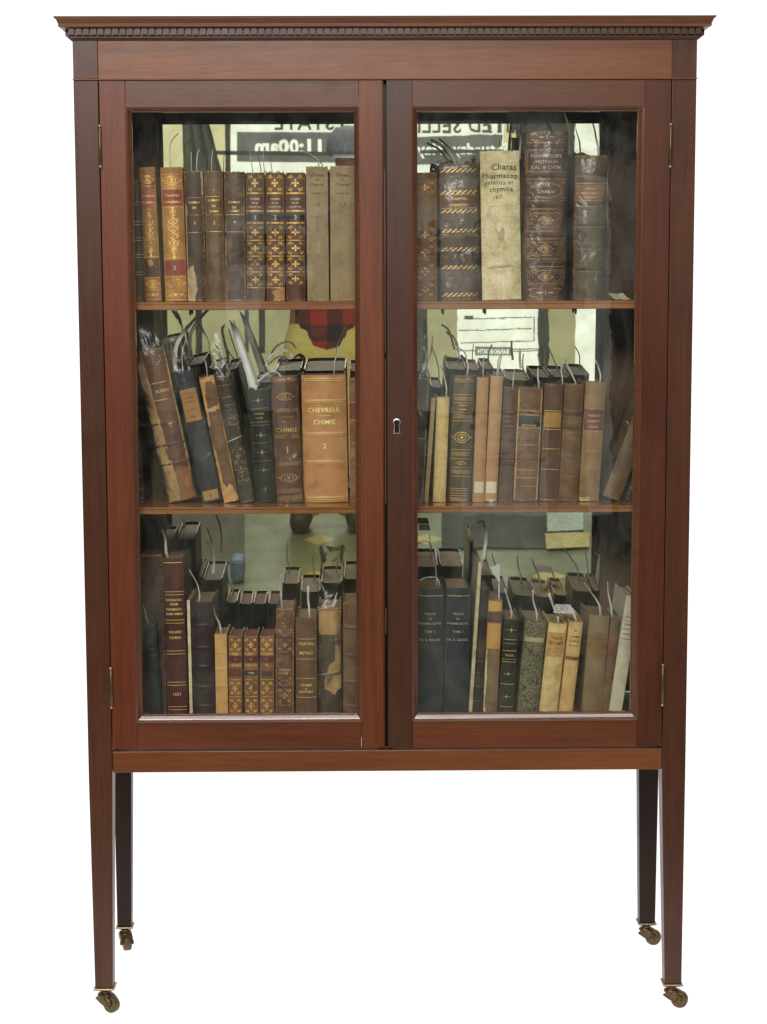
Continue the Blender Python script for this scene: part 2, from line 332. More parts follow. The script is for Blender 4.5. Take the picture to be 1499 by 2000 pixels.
def book(key, row, quad, rgb, label, feats=(), rgb2=None, worn=(150, 112, 72), amt=.5, depth=.14, bulge=.16, pages=(150, 130, 100),
         Y=None, rough=.5, gild=(205, 165, 85), gwear=.46, sleeve=None, cloth=False, mat=None, ragged=0, streak=.5, mott=1.0, group=None, inset=.003, shadow=None, hb=None, gain=None, boards=None):
    (xa, ya), (xb, yb), (xc, yc), (xd, yd) = quad          # tl tr br bl in the photograph
    Y = SP[row] if Y is None else Y
    g = BG*{1: 1.0, 2: 1.05, 3: 1.45}[row]*(gain or 1)  # lower shelves get lighter book colours in place of missing light
    T = (U(xa, ya, Y)+U(xb, yb, Y))/2; B = (U(xc, yc, Y)+U(xd, yd, Y))/2
    up = T-B; up.y = 0; w = ((U(xb, yb, Y)-U(xa, ya, Y)).length+(U(xc, yc, Y)-U(xd, yd, Y)).length)/2
    ang = math.atan2(up.x, up.z); w = w*math.cos(ang)*.975 if abs(ang) > .1 else w*.975
    zs = SHELF[row]; z0 = zs+abs(math.sin(ang))*w/2+.0004
    h = (T.z-z0)/math.cos(ang) + (0 if abs(ang) < .1 else abs(math.sin(ang))*w*.0)
    bx = T.x-math.tan(ang)*(T.z-z0)
    root = empty('book', (bx, Y, z0)); root.rotation_euler = (0, ang, random.uniform(-.012, .012))
    tag(root, label, 'book', group or {1: 'books on the top shelf', 2: 'books on the middle shelf', 3: 'books on the bottom shelf'}[row])
    yt = (ya+yb)/2; ybm = (yc+yd)/2
    V = lambda y: h*(ybm-y)/(ybm-yt)
    bl = w*bulge
    bands = [(V(f[1]), f[2] if len(f) > 2 else .0013) for f in feats if f[0] == 'band']
    sdx = random.random()*99
    def fy(x, z):
        u = max(-1, min(1, x/(w/2)))
        y = bl*(abs(u)**2.3)
        for bz, bh in bands:
            q = (z-bz)/.0019
            if abs(q) < 3: y -= bh*math.exp(-q*q)*(1-.35*u*u)
        y += noise.noise(Vector((x*30+sdx, z*22, sdx)))*.0005
        return y
    # cover: rounded spine + two boards
    zl = [h*i/16 for i in range(17)]
    for bz, _ in bands: zl += [bz+o for o in (-.004, -.0025, -.0015, -.0007, 0, .0007, .0015, .0025, .004)]
    zl = sorted(set([0.0, h]+[round(z, 5) for z in zl if .0003 < z < h-.0003]))
    nu = 14; mb = MB(); outer = []; inner = []
    for zi, z in enumerate(zl):
        ro = []; ri = []
        for k in range(nu+1):
            x = w*(k/nu-.5); zz = z
            if zi == len(zl)-1: zz -= .0012*(2*k/nu-1)**2*0+ragged*abs(noise.noise(Vector((k*.7, sdx, 3))))*.010
            if zi == 0: zz += ragged*abs(noise.noise(Vector((k*.8, sdx, 9))))*.006
            ro.append((x, fy(x, z), zz)); ri.append((x*.985, fy(x, z)+.0016, zz))
        outer.append(ro); inner.append(ri)
    mb.grid(outer); mb.grid(inner)
    mb.grid([outer[-1], inner[-1]]); mb.grid([outer[0], inner[0]])
    t = min(.0024, w*.1)
    for s in (-1, 1):
        x0 = s*w/2; x1 = s*(w/2-t)
        mb.box(min(x0, x1), max(x0, x1), bl*.98, depth, 0 if row == 3 else .0, h-(.0008 if not ragged else .0015))
    lm = mat or leather(rgb, w, h, rgb2, worn, amt, g, rough, streak, mott, cloth=cloth)
    mats = [lm]
    mb.build('cover', mats, root, smooth=False)
    cov = root.children[-1] if root.children else None
    for p in bpy.data.objects[COL.objects[-1].name].data.polygons: pass
    o = COL.objects[-1]
    for p in o.data.polygons:
        p.use_smooth = p.index < 2*(len(zl)-1)*nu
    # pages
    pm = MB(); px = w/2-t-.0002; n = 8; top = []; 
    y0 = bl+.0022; y1 = depth-.0035
    pm.box(-px, px, y0, y1, inset, h-inset-(.002 if row > 1 else 0))
    pm.build('page_block', paper(pages, g), root)
    # decals
    D = {}
    def dec(nm, off):
        if nm not in D: D[nm] = Dec(fy, off)
        return D[nm]
    extra = {}
    W2 = w/2
    for f in feats:
        k = f[0]
        if k == 'line':
            z = V(f[1]); th = (f[2] if len(f) > 2 else .0009); mg = f[3] if len(f) > 3 else .06
            dec('gilt', .00045).rect(-W2*(1-mg), W2*(1-mg), z-th/2, z+th/2, 10, 1)
        elif k == 'dbl':
            for q in (-1, 1):
                z = V(f[1]+q*(f[2] if len(f) > 2 else 2.6)); dec('gilt', .00045).rect(-W2*.94, W2*.94, z-.0004, z+.0004, 10, 1)
        elif k == 'rope':
            z = V(f[1]); hh = (f[2] if len(f) > 2 else .0055); n = max(5, int(w*.92/.0085)); st = w*.92/n
            for i in range(n):
                x = -w*.46+st*(i+.5)
                dec('gilt', .00045).strip([(x-st*.5, z-hh*.42), (x-st*.15, z-hh*.30), (x+st*.2, z+hh*.30), (x+st*.5, z+hh*.42)], hh*.36)
        elif k == 'roll':     # dense tooled roll band
            z = V(f[1]); hh = f[2] if len(f) > 2 else .006; n = max(4, int(w*.9/.0042)); st = w*.9/n
            for i in range(n):
                x = -w*.45+st*(i+.5); dd = dec('gilt', .00045)
                dd.ring(x, z, st*.34, hh*.36, .0006, 8); dd.disc(x, z, .0006, 6)
            for q in (-1, 1): dec('gilt', .00045).rect(-W2*.93, W2*.93, z+q*hh*.5-.00025, z+q*hh*.5+.00025, 10, 1)
        elif k == 'label':
            nm = 'label%d' % len(extra); mg = f[4] if len(f) > 4 else .05
            d = dec(nm, .00025); d.rect(-W2*(1-mg), W2*(1-mg), V(f[2]), V(f[1]), 10)
            extra[nm] = (f[3], f[5] if len(f) > 5 else 'title_label')
        elif k == 'patch':
            nm = 'label%d' % len(extra); d = dec(nm, .0002+.00004*len(extra)); d.poly([(p[0]*W2, V(p[1])) for p in f[1]])
            # refine the polygon so it follows the curve
            bmx = bmesh.new(); me = bpy.data.meshes.new('t'); me.from_pydata(d.mb.v, [], d.mb.f); bmx.from_mesh(me)
            bmesh.ops.triangulate(bmx, faces=bmx.faces); 
            for _ in range(3): bmesh.ops.subdivide_edges(bmx, edges=[e for e in bmx.edges if e.calc_length() > .004], cuts=1, use_grid_fill=False); bmesh.ops.triangulate(bmx, faces=[q for q in bmx.faces if len(q.verts) > 3])
            bmx.verts.ensure_lookup_table(); d.mb = MB()
            vs = []
            edge = set(v.index for v in bmx.verts if v.is_boundary)
            for v in bmx.verts:
                j = Vector((noise.noise(v.co*420), 0, noise.noise(v.co*420+Vector((7, 7, 7)))))*(.0016 if v.index in edge else 0)
                x = max(-W2*.99, min(W2*.99, v.co.x+j.x)); vs.append((x, fy(x, v.co.z)-d.off, v.co.z+j.z))
            bmx.faces.ensure_lookup_table(); d.mb.add(vs, [tuple(v.index for v in q.verts) for q in bmx.faces]); bmx.free(); bpy.data.meshes.remove(me)
            extra[nm] = (f[2], f[3] if len(f) > 3 else 'worn_patch')
        elif k == 'text':
            col = f[4] if len(f) > 4 else 'gold'; mw = (f[5] if len(f) > 5 else .84)*w
            hz = V(f[1]-f[2])-V(f[1])
            d = dec('txt_'+col, .0006); d.text(f[3], (f[6] if len(f) > 6 else 0)*w, V(f[1])-hz/2, hz, mw, .012 if col != 'ink' else .004, .0 if col != 'ink' else .25, .06 if 'ink' in col else 0)
        elif k == 'fleur': fleur(dec('gilt', .00045), 0, V((f[1]+f[2])/2), w*(f[3] if len(f) > 3 else .8), V(f[1])-V(f[2]), 0)
        elif k == 'dia': diamond_panel(dec('gilt', .00045), 0, V((f[1]+f[2])/2), w*.92, V(f[1])-V(f[2]))
        elif k == 'ovalp':
            d = dec('gilt', .00045); z = V((f[1]+f[2])/2); hh = V(f[1])-V(f[2]); d.ring(0, z, w*.36, hh*.36, .0009); d.ring(0, z, w*.40, hh*.42, .0006)
            for sx in (-1, 1):
                for sz in (-1, 1):
                    for q in range(6): d.disc(sx*(w*.42-.002*(q % 3)), z+sz*(hh*.40-.0022*(q//3)), .0008, 6)
        elif k == 'col': column(dec('gilt', .00045), 0, V(f[2]), V(f[1]), w*(f[3] if len(f) > 3 else .5))
        elif k == 'ovals':
            d = dec('gilt', .00045); z = V(f[1]); r = V(f[1]-f[2])-V(f[1]); rx = min(r*1.9, w*.34); d.ring(0, z, rx, r, r*.2); d.ring(0, z, rx*.58, r*.6, r*.18); d.disc(0, z, r*.32); d.disc(rx*1.2, z, r*.25, 6); d.disc(-rx*1.2, z, r*.25, 6)
        elif k == 'star':
            d = dec('gilt', .00045); z = V(f[1]); r = V(f[1]-f[2])-V(f[1])
            for q in range(4):
                a = q*math.pi/2; d.poly([(r*.25*math.cos(a-.8), z+r*.25*math.sin(a-.8)), (r*math.cos(a), z+r*math.sin(a)), (r*.25*math.cos(a+.8), z+r*.25*math.sin(a+.8))])
            d.disc(0, z, r*.22)
            for q in (-1, 1): d.disc(q*r*1.4, z, r*.18, 6)
        elif k == 'box':
            d = dec('gilt', .00045); d.strip([(-W2*f[3], V(f[2])), (W2*f[3], V(f[2])), (W2*f[3], V(f[1])), (-W2*f[3], V(f[1]))], .0007, True)
        elif k == 'zig':
            d = dec('gilt', .00045); z = V(f[1]); n = 3; st = w*.8/n
            for i in range(n):
                x = -w*.4+st*(i+.5); d.poly([(x-st*.4, z+st*.35), (x+st*.4, z+st*.35), (x, z-st*.3)]); d.disc(x+st*.45, z-st*.1, st*.12, 6)
    base = tuple(x*.8 for x in rgb)
    for nm, d in D.items():
        if nm == 'gilt': d.mb.build('gilt_tooling', gold(gild, g, base, gwear), root, recalc=False)
        elif nm.startswith('label'):
            col, kind = extra[nm]
            m = col if not isinstance(col, tuple) else (paper(col, g, False) if 'paper' in kind else leather(col, w, h, None, tuple(min(255, int(c*1.3+15)) for c in col), .35, g, .45))
            d.mb.build(kind, m, root, recalc=False)
        elif nm.startswith('txt_'):
            c = nm[4:]
            if c == 'gold': m = gold(gild, g*1.15, base, gwear-.1)
            elif c == 'ink': m = plain('ink', (38, 30, 20), .7, var=.5, scale=300)
            elif c == 'dark': m = plain('dark_ink', (70, 45, 25), .7, var=.3, scale=200)
            elif c == 'white': m = plain('pale_gilding', (205, 195, 165), .6, var=.3, scale=300)
            else: m = plain('ink', (25, 25, 25), .7)
            d.mb.build('lettering', m, root, recalc=False)
    if sleeve:
        topx, side = sleeve; sm = MB(); rows = []
        nz = 40; nx = 20
        for j in range(nz+1):
            z = (h+topx)*j/nz; r_ = []
            over = max(0, (z-h)/max(topx, .001))
            for i in range(nx+1):
                s_ = i/nx*2-1; xx = s_*(w/2+.004)
                yy = bl*abs(s_)**3*1.2-.0025+ (.03 if abs(s_) == 1 else 0) + over*.02
                q = Vector((xx*55+sdx, z*26, 4)); wob = noise.noise(q)*.0035*(1+1.8*over)
                r_.append((xx*(1-.25*over*side)+noise.noise(q+Vector((9, 0, 0)))*.003*(1+2.5*over)+over*side*.006, yy+wob-.001, z+noise.noise(q*1.3)*.012*over))
            rows.append(r_)
        sm.grid(rows); sm.build('plastic_sleeve', PLASTIC, root, smooth=True, recalc=False)
    BOOKS[key] = (root, w, h, Y, label)
    return root

# ================================================================== CABINET
cab = tag(empty('display_cabinet', (0, 0, 0)), 'tall glazed mahogany bookcase with two glass doors on tapered castor legs', 'bookcase')
def fz(py, Y=0.0, px=704): return U(px, py, Y).z
HW = .525; POST = .0415
zTop, zCorn, zFr = fz(33, -.027), fz(78), fz(152.5)
zDoorT, zDoorB = fz(156), fz(1461)
zRailT, zRailB = fz(1466), fz(1507)
W_FRIEZE = wood('mahogany_frieze', (136, 82, 60), 'X', .63, contrast=.5)
W_CORN = wood('mahogany_cornice', (118, 72, 56), 'X', .78, contrast=.8)
W_DENT = wood('mahogany_dentil', (92, 56, 42), 'X', .66, contrast=.5)
W_POST = wood('mahogany_post', (94, 51, 37), 'Z', .58, contrast=.8)
W_REAR = wood('mahogany_shaded_rear_leg', (66, 38, 24), 'Z', .36, contrast=.5, spec=.25, coat=0)  # rear legs' shade put into a darker copy of the wood
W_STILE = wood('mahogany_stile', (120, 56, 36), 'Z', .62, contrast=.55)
W_STILE3 = wood('mahogany_shaded_stile', (98, 48, 32), 'Z', .60, contrast=.6)  # falloff towards the right put into a darker wood colour
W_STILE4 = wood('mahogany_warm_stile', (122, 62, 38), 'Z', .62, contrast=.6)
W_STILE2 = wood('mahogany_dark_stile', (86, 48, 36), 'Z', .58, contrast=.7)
W_RAIL = wood('mahogany_rail', (108, 62, 46), 'X', .60, contrast=.45)
W_RAILB = wood('mahogany_low_rail', (110, 56, 36), 'X', .72, contrast=.5)
W_BASE = wood('mahogany_base_rail', (128, 72, 42), 'X', .72, contrast=.45)
W_MOLD = wood('mahogany_bead', (108, 62, 46), 'X', .7, rough=.16, coat=1.0, contrast=.5)
W_IN = wood('mahogany_inside', (110, 86, 76), 'Z', 1.3, rough=.42)
W_MARG = wood('mahogany_margin', (104, 84, 74), 'Z', .9, rough=.4, contrast=.5)
W_SHELF = wood('mahogany_shelf', (158, 100, 64), 'X', 1.0, rough=.22, coat=.6, contrast=.5)

# cornice : profile swept along left, front and right
def sweep(prof, y_back):
    rows = []
    for p, z in prof:
        rows.append([(-HW-p, y_back, z), (-HW-p, -p, z), (HW+p, -p, z), (HW+p, y_back, z)])
    return rows
Z = lambda py: fz(py)
mb = MB()
prof = [(-.004, Z(55)), (.0125, Z(55.2)), (.0185, Z(54.6)), (.0205, Z(53)), (.0208, Z(49)), (.0200, Z(48.4)), (.0200, Z(47.4)), (.0213, Z(46.8)), (.0218, Z(45)),
        (.0222, Z(43)), (.0230, Z(41)), (.0240, Z(39.4)), (.0252, Z(38.3)), (.0252, Z(37.4)), (.0268, Z(37)), (.0272, Z(34.2)), (.0262, zTop), (-.02, zTop)]
mb.grid(sweep(prof, .37))
mb.build('cornice', W_CORN, cab)
mb = MB()
prof = [(-.004, Z(55.6)), (.0060, Z(55.6)), (.0060, Z(69.5)), (.0078, Z(69.9)), (.0080, Z(71)), (.0062, Z(71.6)), (.0062, Z(73.2)), (.0050, Z(74)), (.0036, Z(76)), (.0012, Z(78)), (-.004, Z(78.3))]
mb.grid(sweep(prof, .37))
n = 87; L = 2*(HW+.0060); st = L/n
for i in range(n):
    x = -L/2+st*(i+.5); j = random.uniform(-.0003, .0003)
    mb.box(x-st*.38, x+st*.38, -.0125+j, -.0055, Z(68.3), Z(56.2)-.0002)
n2 = 210
for i in range(n2):
    x = -L/2+L/n2*(i+.5); mb.box(x-.0015, x+.0015, -.0076, -.006, Z(73.2), Z(71.7))
for s in (-1, 1):
    for i in range(27):
        y = .004+i*st; mb.box(min(s*(HW+.0055), s*(HW+.0125)), max(s*(HW+.0055), s*(HW+.0125)), y, y+st*.76, Z(68.3), Z(56.2)-.0002)
mb.build('dentil_moulding', W_DENT, cab)
# frieze between the post heads
mb = MB(); mb.box(-HW+POST+.0004, HW-POST-.0004, .0006, .022, zFr, zCorn+.003); mb.build('frieze', W_FRIEZE, cab, bevel=.0006)
for s in (-1, 1):
    a, b = sorted((s*HW, s*(HW-POST)))
    mb = MB(); mb.box(a, b, .0, POST, zFr+.0004, zCorn+.003); mb.build('post_head', W_POST, cab, bevel=.0006)
mb = MB(); mb.box(-HW-.0012, HW+.0012, -.0022, .006, zFr-.0022, zFr+.0002); mb.build('bead_strip', W_FRIEZE, cab, bevel=.0009)

# legs: front pair from measured edges, rear pair behind
def leg(xo, xi, yf, yb, ztop, zk, zb, bo, bi, byf, byb):
    m = MB(); a, b = sorted((xo, xi)); c, d = sorted((bo, bi))
    m.box(a, b, yf, yb, zk, ztop)
    q = MB(); k = [(a, yf, zk), (b, yf, zk), (b, yb, zk), (a, yb, zk)]
    e = [(c, byf, zb), (d, byf, zb), (d, byb, zb), (c, byb, zb)]
    mm = MB(); mm.add(e+k+[(a, yf, ztop), (b, yf, ztop), (b, yb, ztop), (a, yb, ztop)],
       [(3,2,1,0), (8,9,10,11)]+[(i, (i+1) % 4, (i+1) % 4+4, i+4) for i in range(4)]+[(i+4, (i+1) % 4+4, (i+1) % 4+8, i+8) for i in range(4)])
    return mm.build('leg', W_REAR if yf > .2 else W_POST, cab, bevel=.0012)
LEGZ = .0468
def castor(x, y, zb, half, ang):
    c = MB()
    def ringz(hw, z): return [(x-hw, y-hw, z), (x+hw, y-hw, z), (x+hw, y+hw, z), (x-hw, y+hw, z)]
    c.frustum(ringz(half+.0034, zb-.0026), ringz(half+.0022, zb-.0002))          # flange
    o = c.build('castor', BRASS, cab, bevel=.0005)
    k = MB(); k.frustum(ringz(half*.55, zb-.0078), ringz(half+.0032, zb-.0031))
    k.lathe([(.0088, zb-.0125), (.0080, zb-.0108), (.0080, zb-.0092), (.0100, zb-.0079)], 18, Matrix.Translation((x, y, 0)))
    k.build('castor_neck', DARKMETAL, o, bevel=.0004)
    M = Matrix.Translation((x, y, 0)) @ Matrix.Rotation(ang, 4, 'Z')
    R = .0150; ax = .0145
    f = MB()
    f.lathe([(.0125, zb-.0185), (.0128, zb-.0165), (.0108, zb-.0140), (.006, zb-.0124)], 18, M @ Matrix.Scale(1.15, 4, (1, 0, 0)))
    for s in (-1, 1):
        rows = []
        for k in range(11):
            t = k/10; cx = -.0125*(1-t)**1.4+ax*t; cz = (zb-.0165)*(1-t)+R*t; hw = .0092*(1-t)+.0060*t+.0030*math.sin(t*math.pi)
            rows.append([M @ Vector(p) for p in ((cx-hw*.25, s*.0088, cz-hw*.75), (cx+hw*1.2, s*.0088, cz+hw*.5), (cx+hw*1.2, s*.0110, cz+hw*.5), (cx-hw*.25, s*.0110, cz-hw*.75))])
        f.grid(rows, 0, True)
        f.lathe([(.0001, 0), (.0046, 0), (.0046, .0016), (.003, .0028), (.0001, .0029)], 12, M @ Matrix.Translation((ax, s*.0106, R)) @ Matrix.Rotation(-s*math.pi/2, 4, 'X'))
    f.build('castor_fork', DARKMETAL, o, smooth=True)
    w = MB(); 
    w.lathe([(.004, -.0072), (.0100, -.0074), (.0138, -.0070), (R, -.0050), (R+.0001, 0), (R, .0050), (.0138, .0070), (.0100, .0074), (.004, .0072)], 28, M @ Matrix.Translation((ax, 0, R)) @ Matrix.Rotation(math.pi/2, 4, 'X'))
    w.build('castor_wheel', WHEEL, o, smooth=True)
for s in (-1, 1):
    if s < 0: bo, bi = U(185, 1922).x, U(219.5, 1922).x
    else: bo, bi = U(1333, 1914).x, U(1300, 1914).x
    c = (bo+bi)/2; hw = abs(bo-bi)/2
    leg(s*HW, s*(HW-POST), 0, POST, zFr-.0024, zRailB-.01, LEGZ, bo, bi, .005, .005+hw*2)
    castor(c, .005+hw, LEGZ, hw, (-.6 if s < 0 else -.3))
    YR = .33
    if s < 0: to, ti, bo, bi = U(222, 1510, YR).x, U(258, 1510, YR).x, U(228.5, 1800, YR).x, U(256, 1800, YR).x
    else: to, ti, bo, bi = U(1288, 1506, YR).x, U(1247, 1506, YR).x, U(1281, 1796, YR).x, U(1250.5, 1796, YR).x
    hw = abs(bo-bi)/2
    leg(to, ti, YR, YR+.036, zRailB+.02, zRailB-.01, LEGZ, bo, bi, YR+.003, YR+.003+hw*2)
    castor((bo+bi)/2, YR+.003+hw, LEGZ, hw, (-1.25 if s < 0 else -.35))

# carcase
IN = HW-.036
for s in (-1, 1):
    a, b = sorted((s*(HW-.004), s*(IN+.006)))
    mb = MB(); mb.box(a, b, POST, .338, zRailB, zCorn); mb.build('side_panel', W_IN, cab)
mb = MB(); mb.box(-.464, .464, .336, .346, zRailB+.004, zCorn); mb.build('back_board', W_IN, cab)
mb = MB(); mb.box(-IN, IN, .024, .335, fz(140), fz(140)+.015); mb.build('case_top', W_IN, cab)
SHELF[3] = fz(1402, .10)
mb = MB(); mb.box(-IN, IN, .024, .335, SHELF[3]-.018, SHELF[3]); mb.build('case_bottom', W_SHELF, cab)
mb = MB(); mb.box(-HW+POST+.0012, HW-POST-.0006, .001, .03, zRailB, zRailT); mb.build('base_rail', W_BASE, cab, bevel=.0011)

# mirror at the back
mm, nt, out = newmat('old_mirror'); N = NT(nt)
X = N.xyz(); wav = N.noise(N.coord((1, 1, .55)), 9, 2, .5, .8); w2 = N.noise(N.coord(), 34, 2, .5, 1.0)
amp = N.math('ADD', N.math('MULTIPLY', N.math('MULTIPLY', N.math('ADD', X[0], -.03), 9, clamp=True), .10), .05)
hgt = N.math('MULTIPLY', N.math('ADD', wav, N.math('MULTIPLY', w2, .10)), amp)
foul = N.noise(N.coord(), 14, 5, .65, .6)
colm = N.ramp(foul, [(.30, (.62, .63, .54)), (.62, (.80, .815, .73))])
N.bsdf(out, colm, .011, N.bump(hgt, .5, .0006), 1.0)
mb = MB(); mb.box(-IN+.004, IN-.004, -.0025, .0025, -.565, .565)
o = mb.build('mirror', mm, cab); o.location = (0, MIRROR_Y+.0025, MIRROR_Z); o.rotation_euler = (MIRROR_T, 0, 0)

# wooden margins of the mirror
for xa, xb in ((247, 317), (1179, 1266)):
    rows = []
    a, b = U(xa, 700, .285).x, U(xb, 700, .285).x
    yy = lambda z: MIRROR_Y-(z-MIRROR_Z)*math.tan(MIRROR_T)
    zl, zh = SHELF[3]+.001, fz(140)-.002
    mb = MB(); mb.frustum([(a, yy(zl)-.008, zl), (b, yy(zl)-.008, zl), (b, yy(zl)-.001, zl), (a, yy(zl)-.001, zl)], [(a, yy(zh)-.008, zh), (b, yy(zh)-.008, zh), (b, yy(zh)-.001, zh), (a, yy(zh)-.001, zh)])
    mb.build('mirror_margin', W_MARG, cab, bevel=.002)

# shelves
for row, (y0, y1) in {1: (588.5, 604.5), 2: (989.5, 1003.0)}.items():
    Ys = .036; zt = fz(y0, Ys); zb = fz(y1, Ys); SHELF[row] = zt
    mb = MB(); h = zt-zb
    prof = [(.268, zb), (Ys+.0035, zb), (Ys, zb+.001), (Ys, zb+h*.60), (Ys+.0026, zb+h*.64), (Ys+.0026, zb+h*.70), (Ys+.0003, zb+h*.74), (Ys+.0003, zb+h*.93), (Ys+.0016, zt), (.268, zt)]
    L0, L1 = -IN-.004, IN+.004
    k = len(prof); mb.add([(L0, y, z) for y, z in prof]+[(L1, y, z) for y, z in prof], [tuple(range(k)), tuple(range(k, 2*k))[::-1]]+[(i, (i+1) % k, (i+1) % k+k, i+k) for i in range(k)])
    sh = mb.build('shelf', W_SHELF, cab)
    for px, py in ([(372, 618), (580, 618), (866, 615), (948, 618), (1125, 618)] if row == 1 else [(372, 1014), (555, 1012), (933, 1013), (1119, 1013)]):
        p = U(px, py, .262); mb = MB(); mb.tube([(p.x, .262, zb+.001), (p.x, .262, zb-.006), (p.x, .26, zb-.013)], [.0022, .0025, .0016], 10); mb.build('shelf_peg', BLACK, sh)

# doors
def ins_frame(mb, x0, x1, z0, z1, ins, prof, m=0):
    """mitred bead; prof = (t, y), t 0..1 across the inset of each side (l, r, b, t)"""
    rows = []
    for t, y in prof:
        rows.append([(x0+ins[0]*t, y, z0+ins[2]*t), (x1-ins[1]*t, y, z0+ins[2]*t), (x1-ins[1]*t, y, z1-ins[3]*t), (x0+ins[0]*t, y, z1-ins[3]*t)])
    mb.grid(rows, m, True)
GLASS = [glassy('door_glass', (.965, .972, .96), .85, .006, .05, 1.5, 7, .0008, haze=.036, hsc=(1, 1, .8), hs=6), glassy('door_glass', (.965, .972, .96), .95, .008, .10, 1.5, 5, .0012, haze=.055, hsc=(1, 1, .6), hs=7)]
WHINGE = [((197, 243), (197, 328)), ((216, 1303), (216, 1385))], [((1305.5, 240), (1305.5, 328)), ((1289.5, 1297), (1289.5, 1380))]
for di, s in enumerate((-1, 1)):
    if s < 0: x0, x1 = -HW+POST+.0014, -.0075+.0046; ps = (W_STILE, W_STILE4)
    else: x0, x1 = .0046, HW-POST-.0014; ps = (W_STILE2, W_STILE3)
    gap = U(752.5, 700).x
    if s < 0: x1 = gap-.0040
    else: x0 = gap+.0036
    wl, wr = (.0432, .0392) if s < 0 else (.0432, .0440)
    wt, wb = zDoorT-fz(208), fz(1409)-zDoorB
    ox0, ox1, oz0, oz1 = x0+wl, x1-wr, zDoorB+wb, zDoorT-wt
    Yd = .0008 if s < 0 else 0.0
    mb = MB(); T = .022
    mb.box(x0, ox0, Yd, T, zDoorB, zDoorT, 0); mb.box(ox1, x1, Yd, T, zDoorB, zDoorT, 1)
    mb.box(ox0+.0003, ox1-.0003, Yd+.0003, T, oz1, zDoorT, 2); mb.box(ox0+.0003, ox1-.0003, Yd+.0003, T, zDoorB, oz0, 3)
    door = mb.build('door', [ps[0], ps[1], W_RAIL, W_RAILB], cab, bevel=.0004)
    door['label'] = 'left glazed door' if s < 0 else 'right glazed door with a keyhole in its dark stile'
    mb = MB(); ins = (.0105, .0085, .0135, .0085) if s < 0 else (.0095, .0115, .0135, .0085)
    ins_frame(mb, ox0-.0004, ox1+.0004, oz0-.0006, oz1+.0004, ins, [(0, Yd+.0030), (0, Yd-.0006), (.10, Yd-.0014), (.20, Yd-.0012), (.26, Yd+.0002), (.34, Yd+.0004), (.42, Yd+.0009), (.76, Yd+.0009+.34*.0135), (.86, Yd+.0064), (.9, Yd+.0074), (1, Yd+.0078), (1, Yd+.015)])
    o = mb.build('glazing_bead', W_MOLD, door); 
    mb = MB(); gy = Yd+.0098
    mb.add([(ox0+.002, gy, oz0+.002), (ox1-.002, gy, oz0+.002), (ox1-.002, gy, oz1-.002), (ox0+.002, gy, oz1-.002)], [(0, 1, 2, 3)])
    mb.build('glass_pane', GLASS[di], door, recalc=False)
    for (ta, tb) in WHINGE[di]:
        a = U(*ta, -.003); b = U(*tb, -.003); xx = (x0 if s < 0 else x1); L = a.z-b.z; hb = MB()
        hb.lathe([(.0012, 0), (.0026, .001), (.0030, .0028), (.0024, .0045), (.0020, .0052), (.0029, .006), (.0029, L-.006), (.0020, L-.0052), (.0024, L-.0045), (.0030, L-.0028), (.0026, L-.001), (.0012, L)], 14, Matrix.Translation((xx, -.0026, b.z)))
        hb.build('hinge', DARKMETAL if True else BRASS, door, smooth=True)
        for zz in (0.0025, L-.0025):
            hk = MB(); hk.lathe([(.0008, -.0028), (.0026, -.0018), (.0032, 0), (.0026, .0018), (.0008, .0028)], 14, Matrix.Translation((xx, -.0028, b.z+zz)))
            hk.build('hinge_finial', BRASS, door, smooth=True)
    if s > 0:
        c0 = U(775.5, 825, 0); e = MB(); R1 = .0066; pts = []
        for k in range(19):
            a = math.radians(-50+k*280/18); pts.append((math.cos(a), math.sin(a)))
        def key_out(r, hw, drop, y): return [(c0.x-q[0]*-r, y, c0.z+q[1]*r) for q in pts]+[(c0.x-hw, y, c0.z-drop), (c0.x+hw, y, c0.z-drop)]
        A = key_out(R1, .0062, .0195, Yd-.0012); B = key_out(R1-.0017, .0042, .0178, Yd-.0016); Cc = key_out(R1-.0019, .0040, .0176, Yd+.0016); E = key_out(R1+.0002, .0064, .0197, Yd+.0006)
        e.grid([E, A, B, Cc], 0, True); e.build('escutcheon', plain('pale_metal', (190, 180, 165), .35, .9), door)
        kh = MB(); kh.add(key_out(R1-.0012, .0046, .0181, Yd-.0004), [tuple(range(21))]); kh.build('keyhole', plain('void', (6, 5, 5), .9), door)
# meeting strip behind the gap between the doors
mb = MB(); gx = U(752.5, 700).x; mb.box(gx-.012, gx+.0128, .0225, .028, zDoorB-.003, zDoorT); mb.build('meeting_strip', wood('strip_wood', (40, 24, 18), 'Z', .5), cab)
mb = MB(); mb.box(gx-.0034, gx-.0022, .0030, .0224, zDoorB+.0005, zDoorT-.0005); mb.build('door_tongue', W_STILE4, cab)
W_TONG = wood('tongue_wood', (120, 92, 62), 'Z', .7)
for a, b in ((fz(690), fz(330)), (fz(985), fz(702)), (fz(1240), fz(1190))):
    mb = MB(); mb.box(gx-.0004, gx+.0014, .010, .0224, a, b); mb.build('draught_strip', W_TONG, cab)

